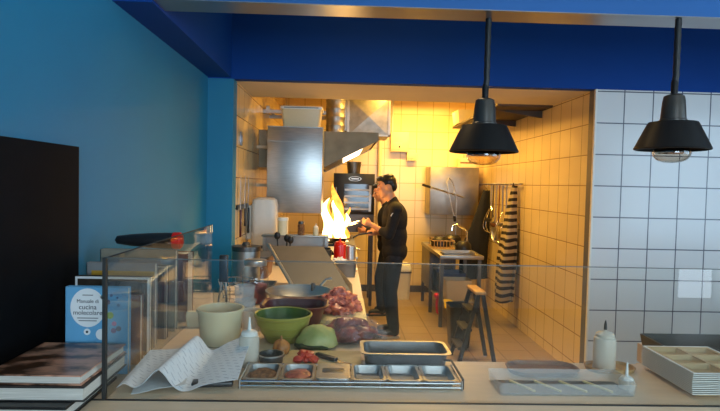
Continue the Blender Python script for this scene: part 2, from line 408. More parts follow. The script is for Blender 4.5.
def flat_book(label, x0, x1, y0, y1, z0, z1, cov, coverth=.003, rz=0, name='cookbook', extra=None):
    cx, cy = (x0+x1)/2, (y0+y1)/2; w, d, h = (x1-x0)/2, (y1-y0)/2, z1-z0
    t = thing(name, label, 'book', (cx, cy, z0), rz, 'cookbooks lying flat at the counter end')
    MB().box(-w, w, -d, d, 0, coverth).box(-w, w, -d, d, h-coverth, h).box(-w, -w+.004, -d, d, 0, h).build('cover', cov, t, 0)
    MB().box(-w+.004, w-.006, -d+.006, d-.006, coverth, h-coverth).build('pages', M['pages'], t, 0)
    return t
flat_book('thick white-paged cookbook at the bottom of the flat stack', -1.06, -.735, 1.50, 1.84, CT, 1.022, M['darkcover'], .008)
flat_book('dark-covered cookbook in the middle of the flat stack', -1.03, -.705, 1.535, 1.85, 1.0225, 1.063, M['darkcover'], rz=.012)
flat_book('cookbook with a brown food photo cover on top of the flat stack', -.985, -.715, 1.55, 1.86, 1.0635, 1.092, M['redcover'], .004, rz=-.01)

def stand_book(label, x0, x1, y, z1, th, cov, pages=True, band=None, border=None, name='cookbook'):
    t = thing(name, label, 'book', ((x0+x1)/2, y, CT), 0, 'cookbooks standing face out behind the glass'); w = (x1-x0)/2; h = z1-CT
    MB().box(-w, w, 0, .003, 0, h).box(-w, w, th-.003, th, 0, h).box(-w, -w+.003, 0, th, 0, h).build('cover', cov, t, 0)
    MB().box(-w+.003, w-.004, .003, th-.003, .003, h-.004).build('pages', M['pages'], t, 0)
    if band: MB().box(-w+.02, w-.001, -.0012, .0, h-band[0], h-band[1]).build('cover_band', band[2], t, 0)
    if border:
        b = .008; MB().box(-w, w, -.0012, 0, h-b, h).box(w-b, w, -.0012, 0, 0, h-b).box(-w, -w+b, -.0012, 0, 0, h-b).build('cover_border', border, t, 0)
    return t
bk = stand_book('light blue cookbook titled cucina molecolare standing at the front of the row', -.928, -.718, 1.885, 1.275, .028, M['skycover'])
def disc(cx, cz, rx, rz, y, mb): return mb.rings([[(cx+rx*math.cos(2*PI*k/28), yy, cz+rz*math.sin(2*PI*k/28)) for k in range(28)] for yy in (y-.0009, y)])
el = disc(-.028, .225, .058, .066, 0, MB()).build('title_oval', M['paper'], bk, 0)
rot = (PI/2, 0, 0)
text('Manuale di', .017, 'title_text', M['ink'], el, (-.028, -.0012, .247), rot)
text('cucina', .0235, 'title_text', M['ink'], el, (-.028, -.0012, .227), rot)
text('molecolare', .0215, 'title_text', M['ink'], el, (-.028, -.0012, .208), rot)
for k, (w_, z_) in enumerate(((.035, .268), (.07, .190), (.06, .181))):
    MB().box(-.028-w_/2, -.028+w_/2, -.0014, -.0008, z_-.0016, z_+.0016).build('small_print', M['greycover'], el, 0)
dots = [(.022, .262, .008, S(70, 110, 120)), (.038, .245, .009, S(90, 80, 110)), (.028, .215, .008, S(130, 170, 90)), (.046, .200, .012, S(150, 175, 60)), (.060, .172, .008, S(205, 120, 160)), (.075, .155, .009, S(110, 110, 130)), (.058, .148, .009, S(130, 95, 140)), (.074, .235, .006, S(70, 120, 160)), (.05, .268, .005, S(60, 100, 140)), (.07, .26, .004, S(60, 100, 140))]
for x, z, r, c in dots: disc(x, z, r, r, 0, MB()).build('cover_dot', mat('dot', c, .4), bk, 0)
for x, z, r in ((-.03, .143, .011), (.018, .135, .019)): disc(x, z, r, r, 0, MB()).build('cover_badge', M['paper'], bk, 0)
disc(-.03, .143, .004, .004, -.001, MB()).build('cover_dot', M['ink'], bk, 0)
stand_book('small pinkish brown book just behind the light blue cookbook', -.90, -.712, 1.985, 1.228, .03, M['brownpaper'])
stand_book('dark photo-covered book with a white border, third in the standing row', -.99, -.716, 2.09, 1.275, .035, M['photo'], border=M['paper'])
stand_book('pale grey book with a mustard stripe in the standing row', -.995, -.73, 2.19, 1.312, .035, M['greycover'], band=(.055, .03, M['yellowcover']))
stand_book('charcoal book with a white border behind the mustard-striped one', -.98, -.722, 2.31, 1.285, .03, M['darkcover'], border=M['palecover'])
stand_book('tall pale cookbook at the back of the standing row', -1.045, -.722, 2.43, 1.335, .04, M['palecover'], band=(.06, .045, M['greycover']))
stand_book('thick cream-paged book last in the standing row', -1.03, -.715, 2.60, 1.30, .10, M['brownpaper'])
t = thing('bottle_sleeve', 'black tapered bottle with a red cap lying on top of the standing books', 'bottle', (0, 2.475, 1.3365))
MB().lathe([(.004, -1.0), (.018, -.99), (.026, -.93), (.033, -.85), (.036, -.78), (.036, -.745)], c=(0, 0, .0365), seg=20, axis='X').build('body', M['black'], t)
MB().lathe([(.037, -.745), (.038, -.735), (.038, -.715), (.03, -.708)], c=(0, 0, .0375), seg=20, axis='X').build('cap', M['red'], t)

# ------------------------------------------------------------------ steel insert pans
def gn(mb, w, d, h, th=.0012, rim=.008, r=.018, taper=.008):
    return mb.rr([(w-2*rim-2*taper, d-2*rim-2*taper, r, 0), (w-2*rim, d-2*rim, r, h-.002), (w, d, r*.7, h-.002), (w, d, r*.7, h), (w-2*rim-2*th, d-2*rim-2*th, r, h), (w-2*rim-2*th-2*taper, d-2*rim-2*th-2*taper, r, th)], 4)
RY0, RY1 = 1.775, 1.935
rail = thing('pan_rack', 'low wire rack holding six small steel pans on the pass counter', 'rack', (0, 0, CT))
f = MB()
for y in (RY0-.006, RY1+.006): f.tube([(-.318, y, .022), (.40, y, .022)], .003)
f.tube([(-.318, RY0-.006, .008), (.40, RY0-.006, .008)], .003)
for x in (-.318, .40): f.tube([(x, RY0-.006, .022), (x, RY1+.006, .022)], .003)
f.build('frame', M['chrome'], rail)
for x in (-.318, .40): MB().tube([(x, RY0-.006, 0), (x, RY0-.006, .03)], .004).build('leg', M['steel'], rail)
for x in (-.318, .40): MB().tube([(x, RY1+.006, 0), (x, RY1+.006, .03)], .004).build('leg', M['steel'], rail)
MB().tube([(.405, RY0, .002), (.405, RY0, .034), (.398, RY1, .045), (.37, RY1+.004, .045)], .004).build('handle', M['black'], rail)
contents = [('spice', 'filled with brown ground spice, leftmost in the wire rack'), ('red', 'of chopped red filling, second from the left in the wire rack'), ('lid', 'closed by a slotted steel lid, third in the wire rack'), (None, 'standing empty right of the lidded one in the wire rack'), (None, 'standing empty, second from the right end of the rack'), (None, 'standing empty at the right end of the wire rack')]
pw = .115
for i, (c, lb) in enumerate(contents):
    t = thing('insert_pan', 'small steel insert pan '+lb, 'pan', (-.2545+i*.118, (RY0+RY1)/2, CT+.001), 0, 'small insert pans in the rack')
    gn(MB(), pw, RY1-RY0, .027).build('pan', M['steel_dull'], t)
    if c == 'spice':
        MB().blob((0, 0, .012), (.045, .062, .012), .2, 20, 3, 3).build('ground_spice', M['spice'], t)
    if c == 'red':
        MB().blob((0, 0, .012), (.044, .06, .010), .3, 20, 3, 5).build('chopped_filling', M['meat'], t)
    if c == 'lid':
        MB().rr([(pw-.004, RY1-RY0-.006, .014, .0272), (pw-.004, RY1-RY0-.006, .014, .030), (pw-.02, RY1-RY0-.02, .012, .031)], 4).build('lid', M['steel'], t)
        MB().rr([(.075, .05, .01, .0312), (.073, .048, .01, .0318)], 4).build('lid_slot', M['steel_dark'], t)
# big third-size pan behind
t = thing('deep_pan', 'deep rectangular steel pan standing behind the small pans', 'pan', (.240, 2.025, CT+.001))
gn(MB(), .325, .172, .062, .0015, .011, .03, .008).build('pan', M['steel_dark'], t)
rm = MB(); lv = [(.326, .173, .022, .0622), (.326, .173, .022, .0632), (.303, .150, .028, .0632), (.303, .150, .028, .0622)]
tmp = MB().rr(lv, 4, cap0=False, cap1=False); tmp.bm.verts.ensure_lookup_table(); nn = len(tmp.bm.verts)//4
for j in range(nn): tmp.bm.faces.new((tmp.bm.verts[3*nn+j], tmp.bm.verts[3*nn+(j+1) % nn], tmp.bm.verts[(j+1) % nn], tmp.bm.verts[j]))
tmp.build('rim', M['steel'], t)
MB().rr([(.27, .118, .02, .004), (.268, .116, .02, .012)], 4).build('sauce', mat('dark brown sauce', S(96, 56, 32), .35, var=.4), t)

# ------------------------------------------------------------------ papers and small black box
def fpaper(u, v):
    x = -.735+.055+.36*u; y = 1.70 + .30*v + .05*u
    z = .018 + .055*math.exp(-((u-.33-.12*v)/.10)**2) - .016*math.exp(-((u-.55)/.12)**2) + .05*max(0, u-.6)*2*(.4+v) + .03*v + .016*math.exp(-((u-.06)/.05)**2)*(1-v)
    return (x+.52, y-1.85, z)
solo('printed_sheet', MB().sheet(fpaper, 40, 20, .0012), M['print'], 'crumpled printed white paper sheets lying behind the glass at left', 'paper', (-.52, 1.85, CT+.0005), 0, None, 60)
def fpaper2(u, v):
    return (-.07+.16*u, -.09+.2*v, .002+.02*(u**2)*(1-v)+.008*math.sin(3*u+2*v)**2)
solo('receipt_slip', MB().sheet(fpaper2, 14, 12, .001), M['paper'], 'small plain white slip tucked under the printed paper near the glass', 'paper', (-.585, 1.80, CT+.001), .2, None, 60)
t = thing('black_case', 'small flat black case lying between the paper and the pan rack', 'case', (-.408, 1.79, CT), .12)
MB().box(-.065, .065, -.022, .022, 0, .016, .004).build('case_body', M['black'], t)
MB().box(.058, .0655, -.012, .012, .004, .012, .001).build('clasp', M['wood'], t)

# ------------------------------------------------------------------ squeeze bottles
def squeeze(label, loc, r, h, body, tipmat, tip=.045, name='squeeze_bottle', group=None):
    t = thing(name, label, 'bottle', loc, 0, group)
    MB().lathe([(r*.9, 0), (r, .006), (r, h*.82), (r*.96, h*.9), (r*.8, h*.94)], seg=24).build('body', body, t)
    MB().lathe([(r*.84, h*.93), (r*.84, h), (r*.7, h+.006), (r*.26, h+.010), (r*.2, h+.012), (.003, h+tip), (.001, h+tip+.001)], seg=20).build('nozzle_cap', tipmat, t)
    return t
squeeze('frosted white squeeze bottle beside the green bowl and spice pan', (-.325, 1.99, CT), .036, .12, M['bottle'], M['white'], .055)
squeeze('frosted squeeze bottle with a dark tip standing before the white tiles', (.972, 1.985, CT), .039, .135, M['bottle'], M['bottle'], .02)
MB().lathe([(.006, 0), (.005, .02), (.002, .034)], c=(.972, 1.985, CT+.152), seg=10).build('tip', M['black'], bpy.data.objects['squeeze_bottle.001']).location = (-.972, -1.985, -CT)
squeeze('short squeeze bottle with a pointed white nozzle beside the tray stack', (.960, 1.80, CT), .026, .035, M['bottle'], M['white'], .055)

# ------------------------------------------------------------------ tubs and containers at left
t = thing('plastic_tub', 'round cream plastic tub behind the crumpled paper', 'tub', (-.49, 2.27, CT))
MB().lathe([(.072, 0), (.078, .004), (.090, .135), (.096, .136), (.096, .146), (.088, .146), (.075, .01), (.01, .008)], seg=36).build('tub_body', M['tub'], t)
t = thing('lidded_tub', 'pale rounded flat lid standing between the cream tub and the side glass', 'lid', (-.62, 2.52, CT), 0)
MB().rr([(.15, .02, .01, 0), (.16, .022, .01, .05), (.15, .02, .01, .07)], 4).build('lid', M['cream_pl'], t)
def cup(loc, r, h, label, m, rim=True):
    t = thing('deli_cup', label, 'cup', loc, 0, 'translucent deli cups beside the tub')
    MB().lathe([(r*.8, 0), (r*.82, .003), (r, h), (r*1.06, h), (r*1.06, h+.004), (r*.97, h+.004), (r*.78, .005), (.002, .004)], seg=24).build('cup', m, t)
    return t
cup((-.435, 2.53, CT), .05, .12, 'tall translucent deli cup directly behind the cream tub', M['clear'])
cup((-.39, 2.42, CT), .042, .10, 'shorter translucent deli cup between the tub and the green bowl', M['bottle'])
cup((-.47, 2.72, CT), .05, .15, 'rearmost translucent deli cup near the red basin', M['clear'])
# glass of tongs
t = thing('utensil_glass', 'clear drinking glass holding steel tongs beside the side glass', 'glass', (-.60, 2.80, CT))
MB().lathe([(.04, 0), (.045, .12), (.043, .12), (.038, .005), (.002, .004)], seg=24).build('glass', M['jarglass'], t)
t = thing('tongs', 'steel and black tongs standing in the clear glass', 'tongs', (-.60, 2.80, CT+.006))
MB().tube([(-.022, .0, 0), (-.005, 0, .12), (.005, 0, .25), (.012, 0, .27)], .005).tube([(.026, .0, 0), (.022, 0, .12), (.016, 0, .25), (.012, 0, .27)], .005).build('arms', M['steel'], t)
MB().box(-.012, .030, -.012, .012, .15, .285, .005).build('grip', M['black'], t)
# jar with preserved red contents and wire basket
t = thing('glass_jar', 'large glass jar of reddish preserves standing before the sloped steel panel', 'jar', (-.47, 3.05, CT))
MB().lathe([(.068, 0), (.072, .01), (.072, .17), (.056, .20), (.056, .22)], seg=28, cap1=False).build('jar_glass', M['jarglass'], t)
MB().lathe([(.064, .004), (.066, .02), (.066, .10), (.002, .115)], seg=24).build('preserves', M['meatdark'], t)
MB().lathe([(.060, .205), (.062, .21), (.062, .232), (.058, .236)], seg=28).build('lid', M['steel'], t)
b = thing('wire_basket', 'shallow chrome wire basket leaning beside the glass jar', 'basket', (-.60, 3.18, CT))
f = MB()
for z, w in ((.003, .07), (.05, .085), (.10, .10)):
    f.tube([(w*math.cos(a), w*math.sin(a), z) for a in [2*PI*k/28 for k in range(28)]], .0025, 6, True)
for k in range(14):
    a = 2*PI*k/14; f.tube([(.07*math.cos(a), .07*math.sin(a), .003), (.10*math.cos(a), .10*math.sin(a), .10)], .0015, 5)
f.build('wire_frame', M['chrome'], b)

# ------------------------------------------------------------------ bowls
t = thing('mixing_bowl', 'wide shiny steel mixing bowl behind the dark red basin', 'bowl', (-.222, 2.95, CT))
MB().lathe([(.07, 0), (.12, .02), (.158, .06), (.172, .088), (.178, .089), (.178, .092), (.170, .092), (.154, .062), (.116, .024), (.002, .004)], seg=48).build('bowl', M['steel'], t)
t = thing('basin', 'dark red plastic basin between the green bowl and the steel bowl', 'basin', (-.215, 2.62, CT))
MB().rr([(.24, .19, .06, 0), (.29, .24, .08, .085), (.32, .268, .09, .087), (.322, .27, .09, .095), (.30, .25, .08, .097), (.28, .23, .08, .09), (.23, .18, .06, .006)], 6).build('basin_shell', M['maroon'], t)
t = thing('serving_bowl', 'ribbed olive green bowl on the prep worktop', 'bowl', (-.238, 2.315, CT)); t.scale = (1, 1, 1.22)
MB().lathe([(.066, 0), (.070, .004), (.084, .028), (.090, .030), (.101, .056), (.107, .058), (.114, .085), (.121, .088), (.122, .094), (.117, .097), (.112, .094)], seg=48, cap1=False).build('bowl_shell', M['green_bowl'], t)
MB().lathe([(.113, .0935), (.098, .056), (.078, .022), (.058, .008), (.002, .006)], seg=48, cap0=False).build('inner_glaze', M['green_in'], t)
t = thing('mixing_dish', 'small dark steel dish beside the spice pan', 'bowl', (-.247, 2.0, CT))
MB().lathe([(.036, 0), (.041, .004), (.044, .038), (.047, .038), (.047, .042), (.042, .042), (.038, .006), (.002, .005)], seg=32).build('dish', M['steel_dark'], t)
MB().lathe([(.0445, .0385), (.048, .0385), (.048, .0428), (.0445, .0428)], seg=32, cap0=False, cap1=False).build('rim', M['steel'], t)

# ------------------------------------------------------------------ vegetables, meat, boards
t = thing('cabbage', 'pale green cut cabbage half beside the olive bowl', 'cabbage', (-.092, 2.225, CT))
bb = MB().blob((.0, 0, .0), (.086, .07, .096), .10, 5, 4, 4, rot=(0, .12, 0))
for v in bb.bm.verts:
    a = math.atan2(v.co.y, v.co.x); v.co *= 1 + .018*math.sin(9*a + 6*v.co.z/.09)
    if v.co.z < .012: v.co.z = .012
    if v.co.x > .03: v.co.z = min(v.co.z, .086)
bb.build('leaf_head', M['cabbage'], t, 50)
bb = MB().blob((-.012, -.012, .014), (.080, .066, .022), .15, 6, 3, 8)
for v in bb.bm.verts: v.co.z = max(v.co.z, 0)
bb.build('outer_leaf', M['leafdark'], t, 50)
solo('chopping_board', MB().box(-.145, .145, -.1, .1, 0, .012, .003), M['woodboard'], 'beige chopping board with tomato and a knife behind the small pans', 'board', (-.062, 2.045, CT))
solo('chopping_board', MB().box(-.125, .125, -.265, .265, 0, .018, .004), M['board'], 'yellow chopping board under the raw meat heap', 'board', (.005, 2.86, CT))
rnd = random.Random(4)
for k in range(13):
    a = rnd.uniform(0, 2*PI); r = .036*math.sqrt(rnd.random()); s_ = rnd.uniform(.013, .019)
    z = CT+.012+s_*.75 + (0 if k < 8 else .014)
    if k >= 8: r *= .55
    solo('tomato_piece', MB().blob((0, 0, 0), (s_*1.25, s_, s_*.8), .35, 8, 2, k), M['tomato'], 'piece of chopped red tomato heaped on the beige board', 'tomato', (-.125+r*math.cos(a), 2.01+r*.9*math.sin(a), z), a, 'chopped tomato on the beige board')
t = thing('kitchen_knife', 'kitchen knife with a black handle lying on the beige board', 'knife', (-.01, 2.005, CT+.012), math.atan2(-.17, .152)+.12)
MB().prism([(.0, -.012), (.10, -.012), (.118, .004), (.1, .010), (.0, .010)], .004, .0062, 'Z').build('blade', M['chrome'], t)
MB().box(-.10, .0, -.011, .011, .0, .016, .005).build('handle', M['black'], t)
solo('onion', MB().blob((0, 0, .031), (.033, .033, .033), .08, 4, 3, 2).lathe([(.006, .06), (.003, .078)], seg=8), M['onion'], 'brown onion behind the small dark dish', 'onion', (-.222, 2.105, CT), 0, None, 60)
rnd = random.Random(11)
spots = [(-.07, 2.72, 0), (-.015, 2.71, 0), (.04, 2.73, 0), (-.085, 2.80, 0), (-.03, 2.80, 0), (.03, 2.80, 0), (.07, 2.80, 0), (-.06, 2.875, 0), (0, 2.88, 0), (.055, 2.87, 0), (-.045, 2.76, 1), (.01, 2.75, 1), (.04, 2.83, 1), (-.02, 2.84, 1), (-.06, 2.83, 1), (.0, 2.80, 2), (-.02, 2.83, 2)]
for k, (x, y, l) in enumerate(spots):
    s_ = rnd.uniform(.032, .042)
    bb = MB().blob((0, 0, 0), (s_*1.15, s_, s_*.7), .5, 7, 3, k+20, rot=(rnd.uniform(-.3, .3), rnd.uniform(-.3, .3), 0))
    solo('meat_chunk', bb, M['meat'], 'chunk of raw red meat heaped on the yellow chopping board', 'meat', (x, y, CT+.018+.026+l*.032), rnd.uniform(0, 6), 'raw meat chunks on the yellow board', 60)
t = thing('meat_bag', 'clear plastic bag of dark raw meat in front of the heap', 'bag', (.038, 2.33, CT))
bb = MB()
for k, (x, y, z, r) in enumerate(((-.055, 0, .035, .05), (0, -.04, .035, .05), (.055, -.02, .036, .052), (.02, .04, .045, .055), (-.035, .05, .04, .05), (-.015, .0, .068, .042), (.035, .01, .065, .042), (.085, .02, .03, .036))):
    bb.blob((x, y, z), (r*1.1, r, r*.72), .35, 7, 3, k+50)
for v in bb.bm.verts: v.co.z = max(v.co.z, .001)
bb.build('meat', M['meatdark'], t, 60)
bb = MB().blob((.012, .0, .046), (.122, .098, .066), .28, 10, 4, 77)
for v in bb.bm.verts:
    v.co += v.co.normalized()*.006*noise.noise(v.co*60); v.co.z = max(v.co.z, .0005)
bb.build('plastic_film', M['film'], t, 60)
bb = MB().sheet(lambda u, v: (.06+.10*u, -.07+.02*math.sin(9*v)+.05*v, .03+.03*v+.012*math.sin(14*v+3*u)-.02*u), 10, 14, .0006); bb.build('bag_mouth', M['film'], t, 60)

# ------------------------------------------------------------------ sloped steel panel with tap
t = thing('sloped_cover', 'sloped brushed steel cover behind the mixing bowl', 'steel cover', (0, 0, CT))
BL, BR_, TR, TL = (-.225, 3.15, .002), (.088, 3.15, .002), (-.118, 3.62, .25), (-.468, 3.62, .25)
MB().rings([[BL, BR_, TR, TL], [(p[0], p[1]+.02, max(0, p[2]-.012)) for p in (BL, BR_, TR, TL)]]).build('sloped_panel', mat('grey steel', S(78, 70, 62), .5, .2, var=.15), t, 0)
MB().rings([[(-.21, 3.175, 0), (.075, 3.175, 0), (-.13, 3.62, .235), (-.45, 3.62, .235)], [(-.21, 3.66, 0), (.075, 3.66, 0), (-.13, 3.66, .235), (-.45, 3.66, .235)]]).build('rear_box', M['steel_dark'], t, 0)
MB().tube([(-.232, 3.146, .006), (-.476, 3.615, .256)], .012, 8).build('edge_flange', M['steel'], t)
t = thing('tap', 'dark steel tap with a raised lever before the sloped cover', 'tap', (-.155, 3.10, CT))
MB().lathe([(.022, 0), (.022, .006), (.013, .012), (.012, .10), (.008, .105)], seg=16).build('tap_body', M['steel_dark'], t)
MB().tube([(0, 0, .03), (.03, .0, .075), (.075, 0, .125), (.105, 0, .13)], [.008, .008, .008, .010], 10).build('lever', M['steel'], t)

# ------------------------------------------------------------------ right end of the counter
t = thing('acrylic_tray', 'low clear plastic tray with wooden skewers at the right of the pass', 'tray', (.735, 1.80, CT))
MB().rr([(.44, .14, .01, 0), (.45, .15, .012, .04), (.444, .144, .012, .04), (.434, .134, .01, .003)], 4).build('tray_shell', M['clear'], t)
for k in range(4): MB().box(-.13+.085*k, -.123+.085*k, -.055, .055, .004, .010, 0, (0, 0, .5)).build('divider', M['board'], t, 0)
MB().rr([(.42, .12, .01, .0032), (.42, .12, .01, .0042)], 4).build('liner', M['steel_dark'], t)
t = thing('wooden_tray', 'oval brown wooden tray behind the clear plastic tray', 'tray', (.735, 1.965, CT))
MB().rr([(.24, .12, .05, 0), (.26, .14, .06, .018), (.25, .13, .055, .019), (.235, .115, .05, .006)], 6).build('tray_base', M['wood'], t)
t = thing('wooden_tray', 'pale wooden tray behind the dark-tipped squeeze bottle', 'tray', (1.0, 2.0, CT))
MB().rr([(.17, .10, .045, 0), (.18, .115, .05, .014), (.17, .105, .05, .015), (.16, .095, .045, .005)], 6).build('tray_base', M['tan'], t)
# the stack is moved off the bottle: bottle stands in the pale tray
ordinal = ['', 'second', 'third', 'fourth', 'fifth', 'sixth', 'seventh', 'eighth', 'ninth', 'tenth', 'eleventh', 'twelfth', 'thirteenth', 'fourteenth', 'fifteenth']
NT = 12; tw, td = .235, .29
def tray_mesh():
    mb = MB(); cw, cd = (tw-.012)/2, (td-.012)/3
    H = .018
    xs = [-tw/2+.006, 0, tw/2-.006]; ys = [-td/2+.006+cd*k for k in range(4)]
    # bottom pockets
    for i in range(2):
        for j in range(3):
            cx, cy = (xs[i]+xs[i+1])/2, (ys[j]+ys[j+1])/2
            mb.rr([(cw-.006, cd-.006, .012, H), (cw-.024, cd-.024, .012, .003), (cw-.028, cd-.028, .012, .0015), (cw-.022, cd-.022, .014, 0), (cw-.002, cd-.002, .012, H-.003)][:], 3, (cx, cy, 0), True, False) if False else mb.rr([(cw-.004, cd-.004, .012, H), (cw-.026, cd-.026, .012, .002)], 3, (cx, cy, 0), False, True)
    # top web: a frame of thin bars and the turned-down rim
    for i in range(3): mb.box(xs[i]-.006, xs[i]+.006, -td/2, td/2, H-.0025, H)
    for j in range(4): mb.box(-tw/2, tw/2, ys[j]-.006, ys[j]+.006, H-.0025, H)
    return mb
tr0 = None
for k in range(NT):
    z = CT + .0008 + k*.006
    lb = 'cream six-compartment tray on top of the stack' if k == NT-1 else ('lowest cream compartment tray of the stack, lying on the counter' if k == 0 else 'cream compartment tray, %s from the top of the stack' % ordinal[NT-1-k])
    loc = (1.135+tw/2+random.uniform(-.0012, .0012), 1.865+random.uniform(-.0012, .0012), z)
    if tr0 is None:
        tr0 = thing('compartment_tray', lb, 'tray', loc, 0, 'stacked compartment trays at the counter end')
        tray_mesh().build('tray_body', M['tray_card'], tr0, 20)
        MB().rings([[(sx*(tw/2+o_), sy*(td/2+o_), zz) for sx, sy in ((-1, -1), (1, -1), (1, 1), (-1, 1))] for o_, zz in ((-.001, .0185), (.0075, .0185), (.008, .0164), (-.0005, .0164))], closed=True).build('rim', M['white'], tr0, 20)
    else: dup(tr0, loc, None, lb)
t = thing('crate', 'black plastic box standing behind the tray stack', 'box', (1.50, 2.18, CT))
MB().rr([(.46, .18, .01, 0), (.48, .2, .012, .062), (.47, .19, .012, .064), (.45, .17, .01, .01)], 4).build('crate_body', M['black'], t)
t = thing('crate', 'long dark block for a reflection in the glass, right of the black plastic box', 'box', (2.06, 2.20, CT))  # dark block put in for a reflection seen in the glass
MB().box(-.30, .30, -.12, .12, 0, .085, .008).build('crate_body', M['darkcover'], t)
MB().box(-.27, -.23, -.123, -.12, .04, .06, .001).build('clasp', M['yellowcover'], t)

# ------------------------------------------------------------------ kitchen: left wall fixtures
t = thing('wall_cabinet', 'large brushed steel cabinet hung at the left kitchen wall', 'cabinet', (-.48, 5.5, 1.345))
MB().box(-.272, .272, 0, .42, 0, .85, .004).build('body', M['steel'], t)
MB().box(-.272, .272, -.006, -.001, .70, .705).box(-.272, .272, -.012, 0, .842, .85).build('lip', M['steel_dull'], t)
for z in (.25, .65): MB().box(-.43, -.272, .36, .40, z, z+.03).build('wall_bracket', M['cream'], t)
t = thing('storage_tub', 'white plastic storage tub on top of the steel cabinet', 'tub', (-.428, 5.68, 2.195))
MB().rr([(.36, .26, .03, 0), (.40, .30, .03, .185), (.385, .285, .03, .185), (.35, .25, .03, .006)], 5).build('tub_body', M['tub'], t)
MB().rr([(.42, .32, .03, .178), (.42, .32, .03, .2), (.40, .30, .03, .208)], 5).build('lid', M['white'], t)
MB().box(-.17, .17, -.164, -.158, .186, .194).build('lid_groove', M['steel_dark'], t)
t = thing('towel_dispenser', 'white plastic towel dispenser on the left kitchen wall', 'dispenser', (-.745, 5.25, .995))
MB().rr([(.22, .2, .05, 0), (.24, .22, .05, .03), (.24, .22, .05, .42), (.22, .20, .06, .48), (.17, .15, .06, .5)], 6, (0, .11, 0)).build('cover', M['white'], t)
MB().box(-.163, -.10, .05, .17, .1, .42).build('wall_plate', M['white'], t)
MB().box(-.07, .07, -.002, .03, .02, .05, .003).build('paper_slot', M['steel_dark'], t)
t = thing('knife_rack', 'black magnetic knife strip on the left kitchen wall', 'knife rack', (LX+.002, 4.98, 1.42))
MB().box(0, .02, -.22, .30, -.02, .02, .003).build('strip', M['black'], t)
kn = None
for k, (y, lb, hm) in enumerate(((4.84, 'kitchen knife with a dark red handle hanging nearest the blue wall', M['maroon']), (5.06, 'middle long knife hanging on the black magnetic strip', M['black']), (5.24, 'kitchen knife with a black handle hanging next to the white dispenser', M['black']))):
    t = thing('kitchen_knife', lb, 'knife', (LX+.024, y, 1.40), 0, 'knives on the magnetic strip')
    MB().prism([(-.018, 0), (.016, 0), (.016, .2), (.0, .30), (-.018, .22)], 0, .003, 'X').build('blade', M['steel'], t)
    MB().box(-.004, .014, -.017, .013, -.24 if k != 1 else -.16, .0, .005).build('handle', hm, t)
t = thing('light_switch', 'small grey light switch plate on the left kitchen wall', 'switch', (LX+.001, 4.93, 2.02))
MB().box(0, .012, -.04, .04, -.06, .06, .003).build('plate', M['alu'], t); MB().box(.012, .017, -.02, .02, -.03, .03, .002).build('rocker', M['alu'], t)
t = thing('junction_box', 'small white junction box above the cabinet edge on the left wall', 'box', (LX+.001, 6.4, 1.95))
MB().box(0, .05, -.05, .05, -.07, .07, .004).build('box_body', M['white'], t)

t = thing('canister', 'dull steel canister behind the glass jar by the left kitchen wall', 'canister', (-.62, 3.62, CT)); MB().lathe([(.085, 0), (.09, .005), (.09, .22), (.086, .224)], seg=28).build('canister_body', M['steel_dull'], t); MB().lathe([(.093, .215), (.093, .245), (.03, .25), (.02, .27), (.001, .272)], seg=28).build('lid', M['steel_dark'], t)
t = thing('storage_tub', 'low brown storage tub between the canister and the sloped cover', 'tub', (-.61, 3.95, CT)); MB().rr([(.2, .3, .03, 0), (.23, .33, .03, .14), (.21, .31, .03, .14), (.18, .28, .03, .01)], 4).build('tub_body', M['wood'], t); MB().rr([(.235, .335, .03, .136), (.235, .335, .03, .15)], 4).build('lid', M['steel_dark'], t)
t = thing('steel_tray', 'small steel tray of utensils at the left of the sloped cover', 'tray', (-.50, 3.32, CT)); gn(MB(), .22, .17, .06).build('tray', M['steel_dark'], t)
t = thing('insert_pan', 'dark steel insert pan at the right edge of the prep worktop', 'pan', (.03, 3.98, CT)); gn(MB(), .17, .16, .10).build('pan', M['steel_dark'], t)
t = thing('storage_tub', 'black storage tub beside the ketchup bottle on the prep worktop', 'tub', (-.18, 4.62, CT)); MB().rr([(.18, .18, .03, 0), (.2, .2, .03, .12), (.18, .18, .03, .12), (.16, .16, .03, .01)], 4).build('tub_body', M['black'], t)
# prep line end: low shelf, utensil pot, bottles
t = thing('ledge_shelf', 'raised steel ledge between the prep worktop and the stove', 'shelf', (-.42, 4.90, CT))
MB().box(-.28, .30, -.06, .07, .19, .205, .003).build('ledge', M['steel_dull'], t)
MB().box(-.28, .30, .03, .04, 0, .19).build('splash_panel', M['steel_dull'], t)
for x in (-.26, .28): MB().box(x-.01, x+.01, -.05, -.03, 0, .19).build('post', M['steel_dull'], t)
t = thing('utensil_pot', 'dark pot of black kitchen utensils behind the sloped cover', 'pot', (-.47, 4.45, CT))
MB().lathe([(.06, 0), (.065, .14), (.06, .14), (.055, .006), (.002, .005)], seg=24).build('pot', M['steel_dark'], t)
for k, (dx, dy, h) in enumerate(((-.03, 0, .22), (.02, .01, .20), (.04, -.02, .19))):
    t = thing('kitchen_utensil', ['black-headed spoon tallest in the utensil pot', 'black spatula leaning in the middle of the utensil pot', 'short black ladle at the right of the utensil pot'][k], 'utensil', (-.47+dx, 4.45+dy, CT+.007))
    MB().tube([(0, 0, 0), (dx*.5, 0, h-.02)], .006).build('handle', M['black'], t); MB().blob((dx*.55, 0, h+.01), (.026, .012, .032), 0, 3, 2).build('head', M['black'], t)
squeeze('small yellowish squeeze bottle on the raised steel ledge', (-.23, 4.89, CT+.205), .024, .075, M['cream_pl'], M['white'], .03)
t = thing('spice_jar', 'glass spice jar on the raised steel ledge left of the bottle', 'jar', (-.36, 4.89, CT+.205))
MB().lathe([(.03, 0), (.03, .09), (.02, .1)], seg=20).build('jar_body', M['spice'], t); MB().lathe([(.027, .098), (.027, .118), (.024, .12)], seg=20).build('lid', M['steel_dark'], t)
